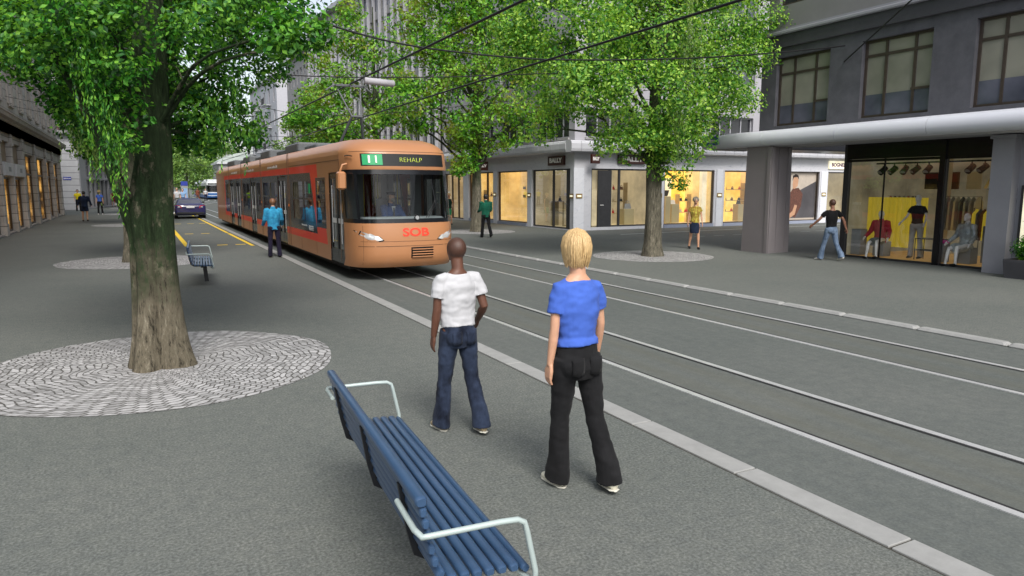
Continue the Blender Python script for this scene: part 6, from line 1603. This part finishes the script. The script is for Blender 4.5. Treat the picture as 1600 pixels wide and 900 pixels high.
# ---------------------------------------------------------------- parked car
mat('car_paint', (.02, .019, .085), .22, .08, 1, spec=.6, coat=.8)
mat('car_glass', (.1, .105, .13), .1, .1, 1); mat('tail_red', (.45, .015, .02), .2, .15, 12); mat('plate_white', (.7, .7, .7), .4); mat('tyre', (.012, .012, .013), .8); mat('car_trim', (.02, .02, .024), .4)
car = empty('parked_car', (3.0, 50.3, 0), 0, 'dark blue saloon car seen from behind, parked in the yellow marked bay', 'car')
XC = lambda p: (p[0] + 3.0, p[1] + 50.3, p[2])
def sec(y, w, z0, z1, tz, n=8):
    """car body cross-section: rounded box, half width w, belt height z1"""
    return [(-w * .93, y, z0), (-w * .99, y, z0 + .12), (-w, y, (z0 + z1) / 2 + .05), (-w * .97, y, z1 - .08), (-w * .86, y, z1), (-w * .4, y, z1 + tz), (w * .4, y, z1 + tz), (w * .86, y, z1), (w * .97, y, z1 - .08), (w, y, (z0 + z1) / 2 + .05), (w * .99, y, z0 + .12), (w * .93, y, z0)]
b = MB(XC)
b.rings([sec(0.0, .8, .42, .78, .01), sec(.03, .88, .3, .86, .02), (sec(.12, .92, .24, .93, .03)), sec(.35, .94, .2, .95, .03), sec(1.0, .95, .2, .94, .03), sec(2.2, .95, .2, .92, .02), sec(3.3, .94, .2, .88, .03), sec(4.1, .92, .22, .8, .04), sec(4.42, .86, .3, .68, .03), sec(4.5, .75, .38, .6, .01)], None, True, True, True)
b.build('body', 'car_paint', car)
b = MB(XC)
b.rings([[(-.82, .42, .94), (-.78, .62, .97), (.78, .62, .97), (.82, .42, .94)][:0] or [(-.78, .5, .95), (.78, .5, .95), (.8, 3.35, .9), (-.8, 3.35, .9)], [(-.66, 1.05, 1.24), (.66, 1.05, 1.24), (.66, 2.6, 1.25), (-.66, 2.6, 1.25)], [(-.6, 1.2, 1.3), (.6, 1.2, 1.3), (.6, 2.4, 1.31), (-.6, 2.4, 1.31)]], None, True, True, False)
b.build('cabin', 'car_paint', car, bevel=.05)
b = MB(XC); b.quad((-.7, .56, .97), (.7, .56, .97), (.6, 1.03, 1.235), (-.6, 1.03, 1.235)); b.quad((-.7, .54, .97), (.7, .54, .97), (.6, 1.01, 1.237), (-.6, 1.01, 1.237)); b.build('rear_window', 'car_glass', car)
for s in (-1, 1):
    b = MB(XC); b.add([(s * .81, 1.0, .97), (s * .825, 3.1, .95), (s * .7, 2.55, 1.22), (s * .7, 1.2, 1.22)], [(0, 1, 2, 3)]); b.build('side_window', 'car_glass', car)
    b = MB(XC); b.rings([[(s * .5, -.012, .68), (s * .8, .015, .7), (s * .88, .1, .73), (s * .88, .1, .86), (s * .74, .02, .88), (s * .55, -.002, .84)], [(s * .5, .08, .68), (s * .8, .1, .7), (s * .85, .14, .73), (s * .85, .14, .86), (s * .74, .1, .88), (s * .55, .1, .84)]], None, True, True, False); tl = b.build('tail_light', 'tail_red', car)
    b = MB(XC); b.box((s * .6, -.018, .73), (s * .74, .0, .79)); b.build('reflector', 'headlight_glass', tl)
    b = MB(XC); b.box((s * .9, 2.75, .95), (s * 1.08, 2.95, 1.07), bev=.04); b.build('wing_mirror', 'car_trim', car)
    for y in (.85, 3.65):
        b = MB(XC); b.cyl((s * .72, y, .3), (s * .93, y, .3), .3, 24); wh = b.build('wheel', 'tyre', car)
        b = MB(XC); b.cyl((s * .9, y, .3), (s * .945, y, .3), .19, 16); b.build('rim', 'chrome', wh)
b = MB(XC); b.box((-.24, -.03, .7), (.24, -.0, .8), bev=.006); b.build('number_plate', 'plate_white', car)
b = MB(XC); b.box((-.8, -.02, .3), (.8, .1, .44), bev=.03); b.build('bumper_skirt', 'car_trim', car)
b = MB(XC); b.box((-.4, -.012, .83), (.4, .03, .85)); b.build('boot_strip', 'chrome', car)

# ---------------------------------------------------------------- benches
mat('bench_blue', (.035, .075, .15), .38, .1, 5, spec=.5, coat=.15); mat('tube_pale', (.4, .47, .455), .4, .05, metal=.1); mat('iron_black', (.008, .009, .012), .5)
bench = empty('bench', (0, 0, 0)); tag(bench, 'near blue slatted bench with pale tubular armrests in the foreground', 'bench', 'blue slatted benches on the left pavement')
HL = 1.06
def slat(x, z, w_, t, rot, name='slat', hl=HL):
    b = MB(); n = 12; pr = []
    for k_ in range(n):
        a = 2 * PI * k_ / n; px = w_ / 2 * (abs(math.cos(a)) ** .6) * (1 if math.cos(a) >= 0 else -1); pz = t / 2 * (abs(math.sin(a)) ** .6) * (1 if math.sin(a) >= 0 else -1)
        c_, s_ = math.cos(rot), math.sin(rot); pr.append((x + px * c_ - pz * s_, z + px * s_ + pz * c_))
    b.rings([[(a, y, c) for a, c in [(x + (p - x) * q, z + (r2 - z) * q) for p, r2 in pr]] for y, q in ((-hl, .7), (-hl + .008, .95), (-hl + .02, 1), (hl - .02, 1), (hl - .008, .95), (hl, .7))], None, True, True, True)
    return b.build(name, 'bench_blue', bench)
seat_x = [-.13, -.076, -.022, .032, .086, .14]
for i, x in enumerate(seat_x): slat(x, .452 - .003 * i, .044, .036, R(2))
slat(.19, .425, .042, .034, R(-38))
back = [(-.178, .48, 50), (-.2, .535, 74), (-.213, .59, 78), (-.224, .645, 80), (-.235, .7, 80), (-.245, .75, 80)]
for x, z, a in back: slat(x, z, .042, .03, R(a))
slat(-.252, .795, .05, .046, 0, 'top_rail')
for y in (-.78, 0, .78):
    b = MB(); b.rings([[(x, yy, z) for x, z in [(.21, .4), (.16, .425), (-.13, .43), (-.185, .455), (-.222, .56), (-.262, .77), (-.278, .77), (-.245, .56), (-.215, .44), (-.15, .4), (.15, .4), (.2, .385)]] for yy in (y - .013, y + .013)], None, True, True, False)
    b.build('support_rib', 'iron_black', bench)
for s in (-1, 1):
    ye = s * (HL + .05)
    b = MB(); b.tube([(-.285, s * .8, .7), (-.28, ye - s * .06, .685), (-.265, ye, .68), (-.23, ye, .68), (.06, ye, .68), (.13, ye, .676), (.16, ye, .66), (.172, ye, .62), (.21, ye, .44), (.212, ye, .41), (.2, ye - s * .02, .39), (.16, ye - s * .25, .385)], .0125, 10)
    b.build('armrest', 'tube_pale', bench)
b = MB(); b.rings([[(.03, -.04, 0), (.11, -.04, 0), (.11, .04, 0), (.03, .04, 0)], [(.0, -.04, .4), (.08, -.04, .4), (.08, .04, .4), (.0, .04, .4)]], None, True, True, False)
b.build('post', 'iron_black', bench)
b = MB(); b.box((-.03, -.8, .375), (.01, .8, .4)); b.build('beam', 'iron_black', bench)
bench2 = copy_tree(bench)
bench.location = (1.225, 3.5, 0); bench.rotation_euler = (0, 0, R(-4.2))
bench2.location = (1.15, 16.55, 0); bench2.rotation_euler = (0, 0, R(-4.2)); bench2['label'] = 'far blue slatted bench on a single black post, right of the big forked trunk'

# ---------------------------------------------------------------- planter with clipped shrub at the right edge
pl = empty('planter', (17.45, 8.7, 0), 0, 'dark square planter holding a round clipped shrub at the right edge', 'planter')
XP = lambda p: (p[0] + 17.4, p[1] + 8.55, p[2])
b = MB(XP); b.rings([[(x * k_, y * k_, z) for x, y in ((-.36, -.36), (.36, -.36), (.36, .36), (-.36, .36))] for k_, z in ((.9, 0), (1, .36), (1, .42), (.9, .42), (.88, .36))], None, True, True, False)
b.build('pot', 'charcoal_plain', pl); b = MB(XP); b.box((-.31, -.31, .3), (.31, .31, .38)); b.build('soil', 'wood', pl)
b = MB(XP); b.cyl((0, 0, .3), (0, 0, .6), .04, 8); b.build('stem', 'bark', pl)
sb = empty('shrub', (17.4, 8.55, .4), 0, 'round clipped green shrub growing in the dark planter', 'shrub')
crown(sb, [(17.4, 8.55, .68, .33), (17.4, 8.55, .6, .25)], 40, .045, 'leaf_vivid', 91, -.6, 1., 3, cap=9000, name='foliage')
b = MB(); b.tube([(17.42, 8.58, .7), (17.44, 8.6, 1.05), (17.4, 8.62, 1.28)], [.012, .009, .006], 6); b.build('stem', 'bark', sb)
crown(sb, [(17.4, 8.62, 1.3, .11)], 20, .045, 'leaf_vivid', 92, -.6, 1., 3, cap=600, name='top_tuft')

# ---------------------------------------------------------------- blue column sign and seat at the far stop
cs2 = empty('information_column', (5.3, 98, 0), 0, 'grey information column with blue top panel behind the parked car', 'information column')
b = MB(); b.box((4.9, 97.9, .1), (5.7, 98.1, 2.2), bev=.02); b.build('panel', 'plinth_grey', cs2)
b = MB(); b.box((4.92, 97.88, 2.22), (5.68, 98.12, 2.75), bev=.02); b.build('top_panel', 'sign_blue', cs2)
b = MB(); b.box((5.0, 97.86, .7), (5.6, 97.895, 1.9)); b.build('poster', 'light_blue', cs2)
bs = empty('stool_bench', (4.9, 86, 0), 0, 'small dark backless bench behind the parked car roof', 'bench')
b = MB(); b.box((4.4, 85.8, .45), (5.3, 86.2, .52)); b.build('seat', 'iron_black', bs)
for x in (4.5, 5.2):
    b = MB(); b.box((x - .04, 85.85, 0), (x + .04, 86.15, .45)); b.build('leg', 'iron_black', bs)

# ---------------------------------------------------------------- overhead wires
mat('wire', (.008, .008, .009), .5)
def wire(pts, r, label, sag=0., n=24, group='overhead tram wires'):
    b = MB(); P = []
    for (a, c) in zip(pts, pts[1:]):
        for i in range(n):
            t = i / n; P.append((sd(a[0], c[0], t), sd(a[1], c[1], t), sd(a[2], c[2], t) - sag * 4 * t * (1 - t)))
    P.append(pts[-1]); b.tube(P, r, 6)
    return tag(b.build('overhead_wire', 'wire'), label, 'wire', group)
def cpts(x, z): return [(x + off(y), y, z) for y in [-12, 12, 30, 50, 70, 80, 90, 100, 110, 120, 130, 160]]
wire(cpts(5.17, 4.7), .023, 'black contact wire running above the near track to the tram pantograph', 0, 2)
wire(cpts(8.02, 4.72), .023, 'black contact wire running above the far track', 0, 2)
wire([(-4.9, 13.86, 6.9), (3.58, 13.86, 4.98), (5.17, 13.86, 4.77), (8.04, 13.86, 4.76), (12.6, 13.86, 5.17), (17.7, 13.86, 5.9)], .019, 'nearest cross span wire holding both contact wires, ending on the slate building', .03, 8)
wire([(-4.9, 15.99, 5.2), (2.74, 15.99, 4.36), (5.1, 15.99, 4.46), (8.02, 15.99, 4.72), (17.7, 15.99, 5.7)], .013, 'second cross span wire, carrying the lamp above the tram roof', .02, 8)
wire([(17.88, 13.99, 5.51), (13.6, 5.0, 8.4)], .02, 'short slanting wire anchored on the slate building between two windows', 0)
for i, (y, z) in enumerate([(28, 5.4), (41, 5.6), (55, 5.6), (72, 5.5)]):
    wire([(-4.9, y, z + 1.2), (5.17, y, 4.78), (8.02, y, 4.8), (17.8, y, z + .8)], .011, ['third', 'fourth', 'fifth', 'sixth'][i] + ' cross span wire from the camera, between the stone building and the right side', .04, 8)
for i, z in enumerate((6.5, 6.0, 5.7)):
    wire([(-4.9, 38 + i, z), (2.5, 42 + 2 * i, z - .9)], .01, ['upper', 'middle', 'lower'][i] + ' of three short wires fixed to the stone building on the left', .03)
lm = empty('street_lamp', (5.3, 15.99, 4.3), 0, 'pale tubular lamp hanging from the cross span wire above the tram', 'street lamp')
b = MB(); b.tube([(4.66, 15.99, 4.36), (4.68, 15.99, 4.36), (5.32, 15.95, 4.33), (5.34, 15.95, 4.33)], [.05, .075, .075, .05], 18); b.build('lamp_shade', 'lilac_render', lm)
b = MB(); b.cyl((4.8, 15.99, 4.42), (4.8, 15.99, 4.44), .012, 6); b.cyl((5.2, 15.97, 4.39), (5.2, 15.99, 4.46), .012, 6); b.build('hanger', 'wire', lm)
